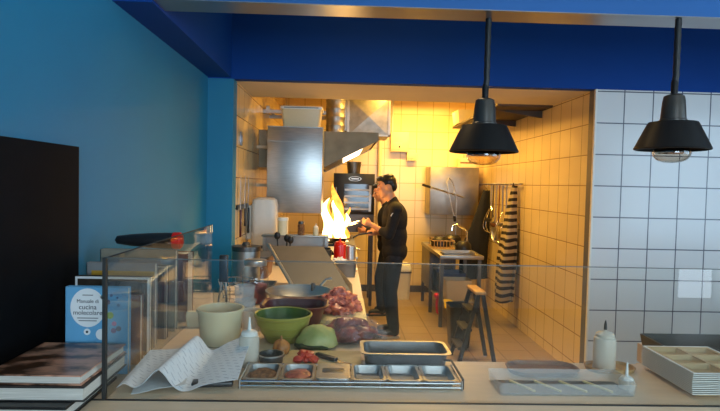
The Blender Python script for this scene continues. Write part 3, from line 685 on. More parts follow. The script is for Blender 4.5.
t = thing('spice_jar', 'cream spice tub on the left end of the raised steel ledge', 'jar', (-.52, 4.89, CT+.205))
MB().lathe([(.045, 0), (.045, .13), (.04, .135)], seg=24).build('jar_body', M['cream_pl'], t); MB().lathe([(.047, .125), (.047, .15), (.04, .152)], seg=24).build('lid', M['white'], t)
t = thing('garlic_bulb', 'white garlic bulb on the worktop behind the sloped cover', 'garlic', (-.28, 4.30, CT))
MB().lathe([(.012, 0), (.035, .012), (.042, .035), (.030, .06), (.010, .085), (.004, .12)], seg=12).build('bulb', M['cream_pl'], t, 80)
squeeze('red ketchup squeeze bottle at the end of the prep worktop', (-.014, 4.72, CT), .052, .165, M['red'], M['red'], .05)
t = thing('plate', 'white plate near the right edge of the prep worktop', 'plate', (.045, 4.22, CT))
MB().lathe([(.05, 0), (.055, .004), (.085, .016), (.083, .018), (.052, .007), (.002, .006)], seg=32).build('plate', M['white'], t)
t = thing('napkin', 'crumpled white napkin beside the ketchup bottle', 'napkin', (-.02, 4.50, CT))
MB().blob((0, 0, .03), (.055, .045, .032), .6, 12, 3, 9).build('napkin', M['paper'], t)
t = thing('steel_pot', 'tall steel pot at the corner of the prep worktop', 'pot', (.075, 4.86, CT))
MB().lathe([(.045, 0), (.05, .004), (.05, .12), (.054, .122), (.048, .122), (.045, .006), (.002, .005)], seg=28).build('pot', M['steel'], t)
MB().tube([(.05, -.02, .1), (.085, -.01, .09), (.085, .02, .09), (.05, .02, .1)], .005).build('handle', M['steel'], t)

# ------------------------------------------------------------------ stove, pan, flame
t = thing('stove', 'dark steel gas stove along the left kitchen wall', 'stove', (-.37, 6.0, 0))
MB().box(-.53, .50, -.98, 1.15, .1, .96, .006).build('body', M['steel_dark'], t)
MB().box(-.53, .52, -1.0, 1.17, .96, .985, .004).build('hob', M['steel_dull'], t)
for y in (-.7, 0., .7):
    f = MB()
    for dx in (-.16, -.05, .06, .17): f.box(.22+dx, .235+dx, y-.18, y+.18, .985, 1.02)
    for dy in (-.17, .155): f.box(.05, .40, y+dy, y+dy+.015, .985, 1.005)
    f.build('grate', M['black'], t)
for y in (-.75, -.45, -.15, .15, .45, .75): MB().lathe([(.025, .50), (.022, .53)], c=(0, y, .86), seg=16, axis='X').build('knob', M['black'], t)
for x, y in ((-.48, -.93), (.46, -.93), (-.48, 1.1), (.46, 1.1)): MB().lathe([(.025, 0), (.025, .1)], c=(x, y, 0), seg=12).build('foot', M['steel'], t)
MB().box(.50, .515, -.9, 1.05, .2, .78).build('oven_door', M['steel_dark'], t)
t = thing('frying_pan', 'black frying pan on the stove with fire in it', 'pan', (-.03, 6.0, 1.021))
MB().lathe([(.10, 0), (.115, .006), (.150, .045), (.153, .046), (.147, .047), (.112, .009), (.002, .006)], seg=36).build('pan', M['steel_dark'], t)
MB().tube([(.145, 0, .04), (.21, .012, .075), (.36, .03, .1)], [.010, .009, .011], 10).build('handle', M['black'], t)
def tongue(mb, x, y, h, r, seed):
    rr_ = random.Random(seed); rs = []
    for k in range(15):
        u = k/14; w = r*(math.sin(PI*min(1, .22+u*.78))**.8)*(1-u*.35) + .002
        if u == 1: w = .002
        cx = x + .05*math.sin(4.2*u+seed)*u + .02*math.sin(9*u+seed*2); cy = y + .03*math.cos(3.5*u+seed)*u
        rs.append([(cx+w*(1+.18*math.sin(3*a+seed+5*u))*math.cos(a), cy+w*math.sin(a), h*u) for a in [2*PI*j/14 for j in range(14)]])
    mb.rings(rs)
M['fire_in'] = emit_mat('fire core', (1, .74, .34), 6, (1, .55, .16), 9)
M['fire_out'] = emit_mat('fire edge', (1, .46, .07), 2.4, (1, .22, .015), 10)
t = thing('fire', 'tall bright yellow flame leaping from the frying pan', 'flame', (-.03, 6.0, 1.03))
f = MB()
for a in ((-.02, .03, .62, .075, 1.0), (-.09, .05, .48, .05, 2.2), (.06, .05, .36, .05, 3.1)): tongue(f, *a)
f.build('flame_edge', M['fire_out'], t, 60)
f = MB()
for a in ((-.01, -.075, .44, .062, 1.1), (-.115, -.03, .46, .06, 2.0), (.045, -.06, .30, .05, 4.0)): tongue(f, *a)  # left tongue added for the bright reflected patch beside the fire
f.build('flame_core', M['fire_in'], t, 60)

# ------------------------------------------------------------------ hood, ducts, oven
t = thing('extractor_hood', 'steel extractor hood sloping over the stove', 'hood', (0, 5.96, 0))
prof = [(-.905, 2.20), (.37, 2.20), (.37, 2.115), (-.235, 1.80), (-.905, 1.80)]
MB().prism(prof, 0, .012).build('near_end', mat('steel tinted by warm light', (.20, .15, .09), .45, .8, var=.3, scale=5), t, 0)  # warm kitchen light put into the brown colour of this end
MB().prism(prof, 1.6, 1.612).build('far_end', M['steel_dark'], t, 0)
MB().box(-.905, .37, .012, 1.6, 2.185, 2.20).box(.36, .37, .012, 1.6, 2.115, 2.185).build('top', M['steel_dull'], t, 0)
a = math.atan2(.315, .605)
MB().box(-.32, .32, .02, 1.59, -.006, .006, 0, (0, -a, 0)).build('filter_bank', M['steel'], t, 0).location = (.05, 0, 1.965)
M['hood_glow'] = emit_mat('hood underside glow', (1, .80, .5), 4)
MB().box(-.12, .12, .1, 1.5, -.012, -.007, 0, (0, -a, 0)).build('underside_glow', M['hood_glow'], t, 0).location = (.10, 0, 1.99)  # added glowing plate for the firelight caught on the hood underside
t = thing('exhaust_duct', 'ribbed round steel duct rising from the hood', 'duct', (-.10, 6.28, 2.20))
prof = []
for k in range(24): prof.append((.105 + (.006 if k % 3 == 0 else 0), .72*k/23))
MB().lathe(prof, seg=32).build('duct', M['galv'], t, 20)
MB().lathe([(.11, 0), (.135, .0), (.135, .02), (.11, .022)], seg=32).build('collar', M['steel_dull'], t)
t = thing('duct_box', 'square galvanised duct box with crossed creases above the hood', 'duct', (.28, 6.42, 2.20))
MB().box(-.24, .24, 0, .6, .0, .44, .004).build('box_body', M['galv'], t, 0)
f = MB(); q = [(-.22, -.001, .02), (.22, -.001, .02), (.22, -.001, .42), (-.22, -.001, .42)]; ap = f.bm.verts.new((0, -.035, .22)); vs = [f.bm.verts.new(p) for p in q]
for k in range(4): f.bm.faces.new((vs[k], vs[(k+1) % 4], ap))
f.bm.faces.new(list(reversed(vs))); f.build('creased_face', M['galv'], t, 0)
MB().box(-.25, -.225, -.012, 0, 0, .44).box(.225, .25, -.012, 0, 0, .44).box(-.25, .25, -.012, 0, 0, .018).box(-.25, .25, -.012, 0, .422, .44).build('flange', M['steel_dull'], t, 0)
MB().prism([(-.24, .44), (-.24, .05)]+[(-.24-.13*math.sin(x), .05+.39*(1-math.cos(x))*.98) for x in (.3, .6, .9, 1.2, 1.5)], .02, .5).build('elbow', M['steel_dull'], t, 40)
t = thing('shelf_struts', 'steel wall struts behind the white storage tub', 'bracket', (-.6, 6.3, 2.2))
for y in (0, .5): MB().box(-.31, .48, y, y+.04, .22, .26).build('strut', M['steel_dull'], t, 0)
for x in (-.28, -.02, .2): MB().box(x, x+.04, 0, .54, .26, .30).build('cross_bar', M['steel_dull'], t, 0)
t = thing('wall_oven', 'black glass-fronted oven behind the stove flame', 'oven', (.15, 7.42, 1.0))
MB().box(-.275, .275, .02, .62, .24, .785, .006).build('body', M['black'], t)
MB().box(-.275, .275, 0, .02, .24, .785, .003).build('door', M['black'], t)
gl = MB().box(-.135, .235, -.004, .0, .27, .645).build('door_window', M['oven_glass'], t, 0)
for k in range(4): MB().box(-.125, .228, -.0065, -.004, .30+.085*k, .325+.085*k).build('baking_tray', M['steel_dull'], gl, 0)
MB().box(.20, .232, -.0075, -.0065, .28, .63).build('side_rack', M['steel'], gl, 0)
lg = MB().rings([[(.01+s_*.085*math.cos(2*PI*k/28), yy, .715+s_*.032*math.sin(2*PI*k/28)) for k in range(28)] for s_, yy in ((1, -.001), (1, -.004), (.86, -.004), (.86, -.001))], closed=True).build('oval_badge', M['steel'], t, 0)
MB().box(-.04, .06, -.003, -.001, .708, .722).build('badge_bar', M['steel'], lg, 0)
MB().tube([(-.24, -.03, .3), (-.24, -.03, .6)], .010).build('handle', M['steel'], t)
MB().box(-.275, .275, .02, .62, .0, .24).build('stand_top', M['steel_dark'], t, 0)
for x, y in ((-.25, .05), (.25, .05), (-.25, .6), (.25, .6)): MB().box(x-.02, x+.02, y-.02, y+.02, -1.0, 0).build('leg', M['steel_dark'], t, 0)
t = thing('stock_pot', 'steel stock pot standing on top of the black oven', 'pot', (.145, 7.62, 1.786))
MB().lathe([(.08, 0), (.085, .004), (.10, .16), (.104, .162), (.096, .162), (.08, .006), (.002, .005)], seg=32).build('pot', M['steel_dark'], t)
MB().tube([(.09, -.03, .13), (.125, -.02, .12), (.125, .02, .12), (.09, .03, .13)], .006).build('handle', M['steel'], t)
t = thing('oven_light', 'small ceiling strip lamp glowing behind the extractor hood', 'lamp', (.25, 8.1, 2.93))
# ------------------------------------------------------------------ far wall things
t.location = (1.15, 7.75, 2.93); t['label'] = 'bright strip lamp on the kitchen ceiling near the far wall'
t.name = 'ceiling_lamp'
MB().box(-.6, .6, -.08, .08, -.04, .02, .004).build('housing', M['white'], t)
M['tubelight'] = emit_mat('warm tube', (1, .62, .18), 9)
MB().box(-.57, .57, -.06, .06, -.052, -.041).build('diffuser', M['tubelight'], t, 0)
t = thing('ceiling_lamp', 'bright strip lamp on the kitchen ceiling above the cooks', 'lamp', (1.0, 6.1, 2.93))
MB().box(-.6, .6, -.08, .08, -.04, .02, .004).build('housing', M['white'], t)
MB().box(-.57, .57, -.06, .06, -.052, -.041).build('diffuser', M['tubelight'], t, 0)
t = thing('fuse_box', 'large beige fuse box on the far kitchen wall', 'box', (.86, 8.40, 2.15))
MB().box(-.15, .12, 0, .098, 0, .30, .006).build('box_body', M['cream_pl'], t); MB().box(-.12, .02, -.006, 0, .03, .14, .002).build('cover_plate', M['cream'], t); MB().box(-.03, -.01, -.012, -.006, .06, .09).build('switch', M['black'], t)
MB().tube([(-.13, .06, .30), (-.13, .06, .79)], .012).build('conduit', M['white'], t)
t = thing('fuse_box', 'smaller beige socket box lower right of the fuse box', 'box', (1.01, 8.42, 2.02))
MB().box(-.05, .10, 0, .078, 0, .12, .005).build('box_body', M['cream_pl'], t); MB().box(-.02, .07, -.006, 0, .03, .09, .002).build('socket', M['cream'], t)
t = thing('wall_pipe', 'pale vertical pipe on the far wall left of the fuse box', 'pipe', (.55, 8.46, .1))
MB().lathe([(.03, 0), (.03, 2.84)], seg=16).build('pipe', M['cream'], t); MB().lathe([(.04, 1.6), (.04, 1.65)], seg=16).build('pipe_clip', M['steel'], t)
t = thing('wall_cabinet', 'steel wall cabinet in the far right corner of the kitchen', 'cabinet', (1.62, 8.03, 1.225))
MB().box(-.355, .355, .02, .468, 0, .70, .004).build('body', M['steel_dull'], t); MB().box(-.352, .352, 0, .019, .004, .696, .003).build('door', M['steel_dull'], t)
MB().box(-.012, .012, -.012, 0, .28, .36, .003).build('handle', M['steel'], t)
t = thing('carton', 'small pale carton on top of the corner wall cabinet', 'box', (1.84, 8.25, 1.9255)); MB().box(-.12, .12, -.1, .1, 0, .14, .003).build('box_body', M['cream_pl'], t, 0); MB().box(-.12, .12, -.101, -.1, .06, .08).build('label_strip', M['spice'], t, 0)
t = thing('mop', 'long mop pole with a black grip slanting across the wall cabinet', 'mop', (1.15, 7.9, 1.66))
MB().tube([(.06, 0, -.02), (.60, .06, -.17)], .010).build('pole', M['steel'], t); MB().tube([(-.02, -.005, .0), (.10, .006, -.035)], .018).build('grip', M['black'], t)
t = thing('rinse_hose', 'thin grey rinse hose hanging in front of the wall cabinet', 'hose', (1.52, 7.86, .845))
MB().tube([(.10, .0, 0), (.10, .0, .6), (.08, .0, .72), (.04, 0, .86), (-.02, -.02, .92), (-.05, -.02, .86), (-.02, -.04, .7), (.04, -.04, .45), (.07, -.04, .36)], .010, 8).build('hose', M['steel'], t, 60); MB().tube([(.07, -.04, .38), (.08, -.04, .30)], .02).build('spray_head', M['black'], t)
t = thing('waste_bin', 'tall white bin with a dark band against the far wall', 'bin', (.88, 8.02, 0))
MB().rr([(.22, .26, .05, 0), (.26, .3, .05, .40), (.27, .31, .05, .41), (.27, .31, .05, .44), (.24, .28, .06, .50), (.16, .2, .06, .52)], 5).build('bin_body', M['white'], t); MB().rr([(.268, .308, .05, .385), (.268, .308, .05, .43)], 5).build('band', M['steel_dark'], t)

# ------------------------------------------------------------------ right side table and what is on it
t = thing('steel_table', 'steel dish table standing before the right kitchen wall', 'table', (1.39, 7.1, 0))
MB().box(-.25, .26, -.75, .80, .80, .845, .004).build('tabletop', M['steel_dull'], t); MB().box(-.22, .23, -.7, .75, .28, .30, .003).build('undershelf', M['steel_dull'], t)
for x in (-.22, .22):
    for y in (-.7, .05, .75): MB().box(x-.02, x+.02, y-.02, y+.02, 0, .8).build('leg', M['steel_dark'], t, 0)
MB().box(-.245, -.225, .05, .75, .3, .8).build('side_panel', M['steel_dark'], t, 0)
MB().box(-.22, .22, .755, .765, .3, .8).build('rear_panel', M['steel_dark'], t, 0)
t = thing('swan_tap', 'chrome swan-neck tap on the dish table', 'tap', (1.60, 7.05, .846))
MB().lathe([(.025, 0), (.025, .02), (.014, .03)], seg=16).build('tap_base', M['chrome'], t); MB().tube([(0, 0, .02), (0, 0, .22), (-.02, 0, .25), (-.14, -.02, .31), (-.19, -.02, .30), (-.20, -.02, .23)], .013, 10).build('spout', M['chrome'], t)
t = thing('dish_rack', 'wire dish rack heaped with pans on the dish table', 'rack', (1.30, 7.22, .846))
f = MB()
for x in [-.12+.04*k for k in range(7)]: f.tube([(x, -.2, .10), (x, -.2, .005), (x, .2, .005), (x, .2, .10)], .004, 6)
for z in (.005, .10):
    f.tube([(-.14, -.2, z), (.14, -.2, z), (.14, .2, z), (-.14, .2, z)], .005, 6, True)
f.build('wire_frame', M['tan'], t)
for k, (x, y, z, r, lb) in enumerate(((1.31, 7.30, .853, .125, 'black pan upturned in the wire dish rack'), (1.50, 6.78, .846, .10, 'black pan on the dish table right of the rack'), (1.53, 7.62, .846, .13, 'larger black pot behind the swan-neck tap'))):
    t = thing('black_pan', lb, 'pan', (x, y, z)); MB().lathe([(r, 0), (r, .03), (r*.9, .09), (r*.6, .125), (.002, .13)], seg=28).build('pan', M['black'], t); MB().tube([(-r*.9, 0, .05), (-r*1.2, -.04, .11)], .012).build('handle', M['black'], t)
t = thing('steel_tray', 'flat steel tray lying across the near end of the dish table', 'tray', (1.37, 6.52, .846)); gn(MB(), .40, .26, .03).build('tray', M['steel'], t)
t = thing('crate', 'blue plastic crate on the shelf under the dish table', 'crate', (1.39, 7.0, .301)); MB().rr([(.3, .3, .02, 0), (.34, .34, .02, .26), (.32, .32, .02, .26), (.28, .28, .02, .01)], 4).build('crate_body', M['blueplastic'], t)
t = thing('storage_tub', 'translucent storage tub under the near end of the dish table', 'tub', (1.38, 6.56, .301)); MB().rr([(.28, .24, .03, 0), (.32, .28, .03, .24), (.30, .26, .03, .24), (.26, .22, .03, .01)], 4).build('tub_body', M['tub'], t)
t = thing('steel_pot', 'round steel pot at the back of the table undershelf', 'pot', (1.36, 7.5, .301)); MB().lathe([(.14, 0), (.15, .22), (.14, .22), (.13, .01), (.002, .01)], seg=28).build('pot', M['steel'], t)
t = thing('cloth', 'pink cloth hanging off the front of the table undershelf', 'cloth', (1.165, 6.50, .30)); MB().sheet(lambda u, v: (-.012-.012*math.sin(PI*v)+.006*math.sin(6*u), -.05+.1*u, .004-.20*v+.03), 8, 12, .006).build('cloth', M['pink'], t); MB().blob((-.03, 0, .045), (.03, .05, .035), .3, 8, 2, 3).build('bunched_top', M['pink'], t)
t = thing('cloth', 'yellow cloth draped over the near edge of the undershelf', 'cloth', (1.36, 6.375, .30)); MB().sheet(lambda u, v: (-.16+.3*u, -.012-.06*v, .03+.012*math.sin(9*u)-.09*v-.05*u), 10, 10, .008).build('cloth', M['yellow'], t)
t = thing('waste_bin', 'dark plastic bin in front of the dish table', 'bin', (1.235, 5.68, 0)); MB().rr([(.19, .24, .04, 0), (.24, .30, .05, .40), (.25, .31, .05, .42), (.23, .29, .05, .42), (.18, .23, .04, .01)], 5).build('bin_body', M['darkcover'], t)
t = thing('step_ladder', 'small dark folding step ladder standing in the aisle with a tan top', 'ladder', (1.27, 5.14, 0))
def rail_(x0, x1, y, nm): MB().rings([[(x0, y-.015, 0), (x0+.035, y-.015, 0), (x1+.035, y-.015, .66), (x1, y-.015, .66)], [(x0, y+.015, 0), (x0+.035, y+.015, 0), (x1+.035, y+.015, .66), (x1, y+.015, .66)]]).build(nm, M['darkcover'], t, 0)
for y in (-.15, .19): rail_(-.20, -.03, y, 'front_rail'); rail_(.14, .01, y, 'rear_rail')
for k in range(3):
    u = .22+.26*k; x = -.20+.17*u; MB().box(x-.02, x+.06, -.134, .174, .66*u, .66*u+.025).build('tread', M['darkcover'], t, 0)
MB().box(-.045, .055, -.17, .21, .661, .69, .008).build('top_cap', M['tan'], t)
# shelf high on the right wall
t = thing('wall_shelf', 'high steel shelf on the right kitchen wall', 'shelf', (RX-.001, 6.75, 2.46))
MB().box(-.56, 0, -1.2, 1.1, 0, .03, .003).build('shelf_board', M['darkwood'], t)
for y in (-.9, 0, .9): MB().prism([(-.5, 0), (0, 0), (0, -.07), (-.03, -.07)], y-.01, y+.01).build('bracket', M['darkwood'], t, 0)
t = thing('carton', 'pale carton tray on the far end of the high shelf', 'box', (1.70, 7.55, 2.491)); MB().rr([(.36, .4, .02, 0), (.40, .44, .02, .17), (.38, .42, .02, .17), (.34, .38, .02, .01)], 4).build('carton_body', M['cream_pl'], t)
t = thing('sheet_pan', 'flat steel sheet pan lying on the near end of the high shelf', 'pan', (1.80, 6.25, 2.491)); gn(MB(), .5, .9, .03).build('pan', M['black'], t)

# utensil rail
t = thing('utensil_rail', 'steel hook rail on the right kitchen wall', 'rail', (RX-.002, 7.3, 1.69))
MB().tube([(-.05, -.95, 0), (-.05, .95, 0)], .010).build('rail', M['steel_dull'], t)
for y in (-.9, 0, .9): MB().tube([(-.05, y, 0), (0, y, 0)], .008).build('bracket', M['steel_dull'], t)
hooks = [6.50, 6.62, 6.76, 6.92, 7.08, 7.22, 7.36, 7.46, 7.74, 8.1]
for y in hooks: MB().tube([(-.05, y-7.3, .012), (-.062, y-7.3, 0), (-.06, y-7.3, -.03), (-.075, y-7.3, -.045), (-.085, y-7.3, -.03)], .004, 6).build('hook', M['steel'], t)
HX = RX-.080
def whisk(y, L, label):
    t = thing('whisk', label, 'whisk', (HX, y, 1.65))
    MB().tube([(0, 0, .02), (0, 0, -L*.42)], .012).build('handle', M['steel'], t)
    f = MB()
    for k in range(5):
        a = PI*k/5; w = .105
        pts = [(w*math.cos(a)*math.sin(PI*u)**.8*(1 if u < .5 else -1)*0 + w*math.cos(a)*math.sin(2*PI*u)*.98, w*math.sin(a)*math.sin(2*PI*u)*.98, -L*.42 - L*.58*math.sin(PI*u)) for u in [j/20 for j in range(21)]]
        f.tube(pts, .003, 5)
    f.build('wires', M['chrome'], t, 60)
def skimmer(y, L, r, label):
    t = thing('skimmer', label, 'skimmer', (HX, y, 1.65))
    MB().tube([(0, 0, .02), (0, 0, -L+r*1.6)], .009).build('handle', M['steel'], t)
    MB().lathe([(r, 0), (r*.9, .02), (r*.5, .05), (.002, .06), (.002, .056), (r*.5, .046), (r*.88, .016), (r*.96, -.004)], c=(-.02, 0, 0), seg=28, axis='X', cap0=False, cap1=False).build('bowl', M['steel'], t).location = (0, 0, -L+r*.6)
def ladle(y, L, label, m):
    t = thing('ladle', label, 'ladle', (HX, y, 1.65)); MB().tube([(0, 0, .02), (0, 0, -L), (-.02, 0, -L-.04)], .009).build('handle', m, t)
    MB().lathe([(.05, 0), (.045, -.025), (.025, -.045), (.002, -.05), (.002, -.046), (.04, -.022), (.046, 0)], c=(-.06, 0, -L-.02), seg=20, cap0=False, cap1=False).build('cup', m, t)
whisk(6.92, .74, 'large wire whisk hanging on the rail beside the striped cloth')
skimmer(7.22, .66, .13, 'round steel skimmer hanging in the middle of the rail')
whisk(7.46, .62, 'second wire whisk hanging farther along the rail')
ladle(6.76, .42, 'steel ladle hanging close to the striped cloth', M['steel'])
ladle(7.08, .45, 'wooden-handled ladle hanging between whisk and skimmer', M['wood'])
ladle(7.36, .40, 'dark ladle hanging behind the round skimmer', M['steel_dark'])
def cloth_fn(w0, w1, H, dep, ph):
    def f(u, v):
        s_ = min(1, v*1.6); w = w0+(w1-w0)*(s_**.7); a = u*2*PI
        k = 1+.22*math.sin(3*a+ph+2*v)+.12*math.sin(5*a-ph)
        return (-dep*(.3+.7*s_)*k*(.5-.5*math.cos(a))-.012*math.sin(7*v+ph)*s_-.002, w*.5*k*math.sin(a), -H*v+.02*math.sin(a+ph)*v)
    return f
t = thing('apron', 'striped cloth apron hanging on the near end of the utensil rail', 'apron', (RX-.024, 6.52, 1.67))
f = cloth_fn(.05, .30, 1.36, .20, 1.); MB().sheet(f, 40, 36, .004).build('cloth', M['stripe'], t, 70)
MB().tube([(-.03, 0, -.03), (-.05, .01, .03), (-.03, .02, -.03)], .005, 6).build('loop', M['apron'], t)
t = thing('apron', 'black apron hanging on the far end of the utensil rail', 'apron', (RX-.024, 7.74, 1.60))
f = cloth_fn(.06, .24, 1.25, .30, 2.3); MB().sheet(f, 40, 24, .004).build('cloth', M['apron'], t, 70)
MB().tube([(-.03, 0, -.03), (-.05, .01, .03), (-.03, .02, -.03)], .005, 6).build('loop', M['apron'], t)

# ------------------------------------------------------------------ people
def hand(mb, wrist, dirv, thumb_side, curl, s=1.):
    w = Vector(wrist); d = Vector(dirv).normalized(); n = Vector(thumb_side).normalized(); n = (n-d*n.dot(d)).normalized(); pn = d.cross(n)  # pn: palm normal
    mb.cap(w, w+d*.05*s, .026*s, .030*s)
    mb.blob(w+d*.062*s, (.034*s, .030*s, .030*s), 0, 1, 2)
    L = [.066, .074, .070, .056]
    for k in range(4):
        b = w+d*.085*s+n*(.027-.018*k)*s; m1 = b+(d*math.cos(curl*.5)+pn*math.sin(curl*.5))*L[k]*.5*s; m2 = m1+(d*math.cos(curl*1.4)+pn*math.sin(curl*1.4))*L[k]*.5*s
        mb.cap(b-d*.02*s, m1, .0095*s, .0088*s, 8); mb.cap(m1, m2, .0088*s, .0075*s, 8)
    b = w+d*.035*s+n*.026*s; m1 = b+(d*.6+n*.55+pn*.35)*.038*s; m2 = m1+(d*.75+pn*.55)*.03*s
    mb.cap(b, m1, .012*s, .0105*s, 8); mb.cap(m1, m2, .0105*s, .008*s, 8)
def cook(label, loc, s, J, rz=0, trousers='jeans', emblem=False):
    t = thing('person', label, 'person', loc, rz); t.scale = (s, s, s)
    b = MB()
    hx, hz = J['head']
    # torso, neck, head, all one surface
    b.blob((.03, 0, 1.28), (.10, .15, .19), 0, 1, 3).blob((.03, 0, 1.06), (.095, .135, .17), 0, 1, 3).blob((.035, 0, .93), (.105, .15, .12), 0, 1, 3)
    b.cap((.03, 0, 1.40), (hx+.035, 0, hz-.08), .056, .052)
    tilt = J.get('tilt', .25)
    hd = lambda x, y, z: (hx + x*math.cos(tilt) - z*math.sin(-tilt)*-1, y, hz + z*math.cos(tilt) + x*math.sin(tilt))
    R = (0, -tilt, 0)
    b.blob(hd(.012, 0, .02), (.098, .076, .100), 0, 1, 3, rot=R).blob(hd(-.030, 0, -.045), (.062, .058, .070), 0, 1, 3, rot=R).blob(hd(-.062, 0, -.098), (.026, .03, .02), 0, 1, 2)
    b.cap(hd(-.086, 0, .018), hd(-.108, 0, -.024), .010, .015, 8).blob(hd(-.104, 0, -.03), (.014, .018, .012), 0, 1, 2)     # nose
    b.blob(hd(-.083, 0, -.058), (.012, .024, .007), 0, 1, 2).blob(hd(-.080, 0, -.074), (.012, .022, .008), 0, 1, 2)          # lips
    b.blob(hd(-.082, 0, .034), (.012, .05, .010), 0, 1, 2)                                                                   # brow ridge
    for sy in (-1, 1):
        b.blob(hd(.012, sy*.078, -.01), (.020, .010, .032), 0, 1, 2)                                                         # ears
        b.blob(hd(-.05, sy*.045, -.02), (.03, .02, .026), 0, 1, 2)                                                           # cheeks
    for k, sy in ((0, -1), (1, 1)):
        sh = (.03, sy*.175, 1.385); el, wr, hdv, ths, curl = J['arm'][k]
        b.cap((.03, sy*.09, 1.38), sh, .07, .058); b.cap(sh, el, .052, .040); b.cap(el, wr, .040, .027)
        hand(b, wr, hdv, ths, curl)
        kn, an, toe = J['leg'][k]; hp = (.035, sy*.085, .9)
        b.cap(hp, kn, .082, .055); b.cap(kn, an, .056, .038); b.cap(an, (an[0]+.02, an[1], .05), .038, .04); b.cap((an[0]+.01, an[1], .05), (toe, an[1]+sy*.02, .035), .038, .03)
    b.build('body', M['skin'], t, 80, remesh(.0075, 3))
    # sweater
    c = MB()
    c.blob((.035, 0, 1.27), (.142, .178, .20), .06, 5, 3, 1).blob((.035, 0, 1.08), (.140, .170, .20), .06, 5, 3, 2).blob((.04, 0, .93), (.142, .182, .14), .05, 5, 3, 3)
    c.cap((.03, 0, 1.40), (hx*.45+.035, 0, 1.475), .075, .062)
    for k, sy in ((0, -1), (1, 1)):
        sh = (.03, sy*.175, 1.385); el, wr = Vector(J['arm'][k][0]), Vector(J['arm'][k][1])
        c.cap((.03, sy*.09, 1.385), sh, .085, .072); c.cap(sh, el, .068, .056); c.cap(el, el.lerp(wr, J.get('sleeve', .35)), .056, .045)
    sw = c.build('sweater', M['sweater'], t, 80, remesh(.011, 3))
    if emblem:
        tree = BVHTree.FromPolygons([v.co[:] for v in sw.data.vertices], [p.vertices[:] for p in sw.data.polygons])
        f = MB()
        for dx, dz, w in ((0, 0, .010), (.008, .012, .008), (-.006, -.012, .008)):
            h_ = tree.ray_cast(Vector((-.02+dx, -.6, 1.335+dz)), Vector((0, 1, 0)))
            if h_[0]: f.blob(h_[0], (w, .004, w*.7), 0, 1, 2)
        o = f.build('chest_emblem', M['white'], t, 80); o['label'] = 'small white chest emblem'
    # trousers
    c = MB().blob((.035, 0, .92), (.118, .165, .11), 0, 1, 3)
    for k, sy in ((0, -1), (1, 1)):
        kn, an, toe = J['leg'][k]; hp = (.035, sy*.085, .88)
        c.cap(hp, kn, .098, .074); c.cap(kn, (an[0], an[1], .10), .074, .062)
    c.build('trousers', M[trousers], t, 80, remesh(.012, 3))
    for k, sy in ((0, -1), (1, 1)):
        kn, an, toe = J['leg'][k]
        so = MB().rings([[(an[0]+x, an[1]+w*q+(sy*.02 if x < -.1 else 0), z) for x, w in ((.07, .0), (.06, .03), (0, .036), (-.1, .044), (-.17, .036), (-.205, .0)) for q in (1,)] + [(an[0]+x, an[1]-w+(sy*.02 if x < -.1 else 0), z) for x, w in ((-.17, .036), (-.1, .044), (0, .036), (.06, .03))] for z in (.001, .022)])
        so = so.build('shoe_sole', M['sole'] if emblem else M['shoe'], t, 60)
        MB().cap((an[0]+.01, an[1], .062), (an[0]-.14, an[1]+sy*.015, .047), .046, .034).cap((an[0]+.012, an[1], .06), (an[0]+.012, an[1], .11), .05, .046).build('shoe', M['shoe'], t, 80, remesh(.008, 3))
    # hair
    h = MB().blob(hd(.026, 0, .042), (.094, .082, .086), .06, 9, 3, 5, rot=R).blob(hd(.07, 0, -.005), (.048, .070, .065), .05, 9, 3, 6, rot=R).blob(hd(-.040, 0, .098), (.050, .058, .030), .15, 10, 3, 7, rot=(0, -tilt-.1, 0)).blob(hd(.035, 0, .10), (.07, .066, .032), .08, 10, 3, 7, rot=R)
    h.build('hair', M['hair'], t, 80, remesh(.008, 2))
    for sy in (-1, 1):
        MB().blob(hd(-.083, sy*.030, .012), (.009, .012, .008), 0, 1, 2).build('eye', M['white'], t, 80)
        MB().blob(hd(-.090, sy*.030, .010), (.004, .006, .006), 0, 1, 2).build('iris', M['ink'], t, 80)
        MB().tube([hd(-.090, sy*.014, .034), hd(-.092, sy*.03, .038), hd(-.082, sy*.05, .034)], .004, 6).build('eyebrow', M['hair'], t, 60)
    return t
J1 = dict(head=(-.065, 1.625), tilt=.22, sleeve=.42,
    arm=[((-.045, -.245, 1.115), (-.215, -.155, 1.215), (-.9, .2, .3), (0, -.2, 1), 1.0), ((-.03, .22, 1.10), (-.13, .08, 1.115), (-1, -.35, .02), (0, .3, 1), 1.1)],
    leg=[((.0, -.09, .5), (.045, -.09, .09), -.10), ((-.005, .10, .5), (.05, .11, .09), -.10)])
cook('person in a black sweater and dark jeans tossing the burning pan at the stove', (.535, 6.0, 0), 1.0, J1, 0, 'jeans', True)
J2 = dict(head=(-.07, 1.625), tilt=.3, sleeve=.95,
    arm=[((-.02, -.23, 1.12), (-.24, -.14, 1.12), (-.9, .1, .0), (0, -.2, 1), .9), ((-.02, .23, 1.12), (-.22, .12, 1.10), (-1, -.1, 0), (0, .2, 1), .9)],
    leg=[((-.06, -.09, .5), (-.03, -.09, .09), -.16), ((.03, .09, .5), (.06, .09, .09), -.08)])
cook('person in dark clothes standing half hidden behind the cook at the stove', (.545, 7.0, 0), .955, J2, 0, 'apron')
t = thing('tongs', 'shiny steel tongs held over the burning pan by the cook', 'tongs', (.235, 5.90, 1.24))
MB().tube([(.03, -.015, .03), (-.05, .0, -.005), (-.17, .03, -.045), (-.21, .04, -.075)], [.008, .009, .009, .006]).tube([(.03, -.01, .045), (-.05, .01, .012), (-.17, .05, -.03), (-.21, .06, -.065)], [.008, .009, .009, .006]).build('arms', M['chrome'], t)

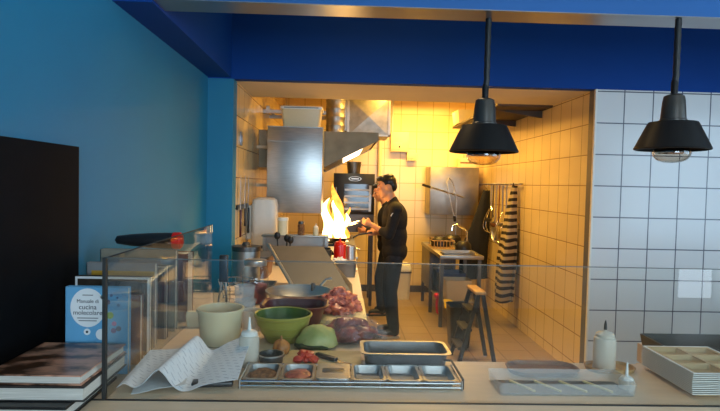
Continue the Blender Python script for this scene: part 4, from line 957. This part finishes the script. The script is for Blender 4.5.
# ------------------------------------------------------------------ lights
def area(name, loc, rot, sx, sy, power, c):
    l = bpy.data.lights.new(name, 'AREA'); l.shape = 'RECTANGLE'; l.size = sx; l.size_y = sy; l.energy = power; l.color = c
    o = bpy.data.objects.new(name, l); col.objects.link(o); o.location = loc; o.rotation_euler = rot; return o
WARM = (1, .56, .10)
area('kitchen_tube_far', (1.15, 7.75, 2.87), (0, 0, 0), 1.14, .12, 64, WARM)
area('kitchen_tube_near', (1.0, 6.1, 2.87), (0, 0, 0), 1.14, .12, 58, WARM)
t = thing('ceiling_lamp', 'added strip lamp hidden in the ceiling recess to brighten the prep worktop', 'lamp', (.3, 3.6, 3.28)); MB().box(-.6, .6, -.08, .08, -.04, .02, .004).build('housing', M['white'], t); MB().box(-.57, .57, -.06, .06, -.052, -.041).build('diffuser', M['tubelight'], t, 0)  # added lamp, out of view, brightens the prep worktop
area('recess_fill', (.3, 3.6, 3.22), (0, 0, 0), 1.14, .12, 20, (1, .72, .38)).data.spread = math.radians(95)
def point(name, loc, power, c, r):
    l = bpy.data.lights.new(name, 'POINT'); l.energy = power; l.color = c; l.shadow_soft_size = r
    o = bpy.data.objects.new(name, l); col.objects.link(o); o.location = loc; return o
point('fire_glow', (.0, 5.85, 1.35), 9, (1, .5, .13), .08)
area('window_daylight_street', (1.7, -4.05, 1.8), (PI/2, 0, 0), 3.0, 1.8, 220, (.60, .80, 1))
area('window_daylight_door', (4.83, -4.05, 1.45), (PI/2, 0, 0), .46, 2.5, 14, (.72, .86, 1))
area('window_daylight_side', (5.05, .8, 1.7), (PI/2, 0, PI/2), 3.4, 1.9, 95, (.48, .74, 1))
w = bpy.data.worlds.new('World'); scene.world = w; w.use_nodes = True
bgn = w.node_tree.nodes['Background']; bgn.inputs[0].default_value = (.6, .75, 1, 1); bgn.inputs[1].default_value = .3

vs = scene.view_settings
vs.view_transform = 'Standard'; vs.look = 'None'; vs.gamma = 1; vs.exposure = 0; vs.use_curve_mapping = False
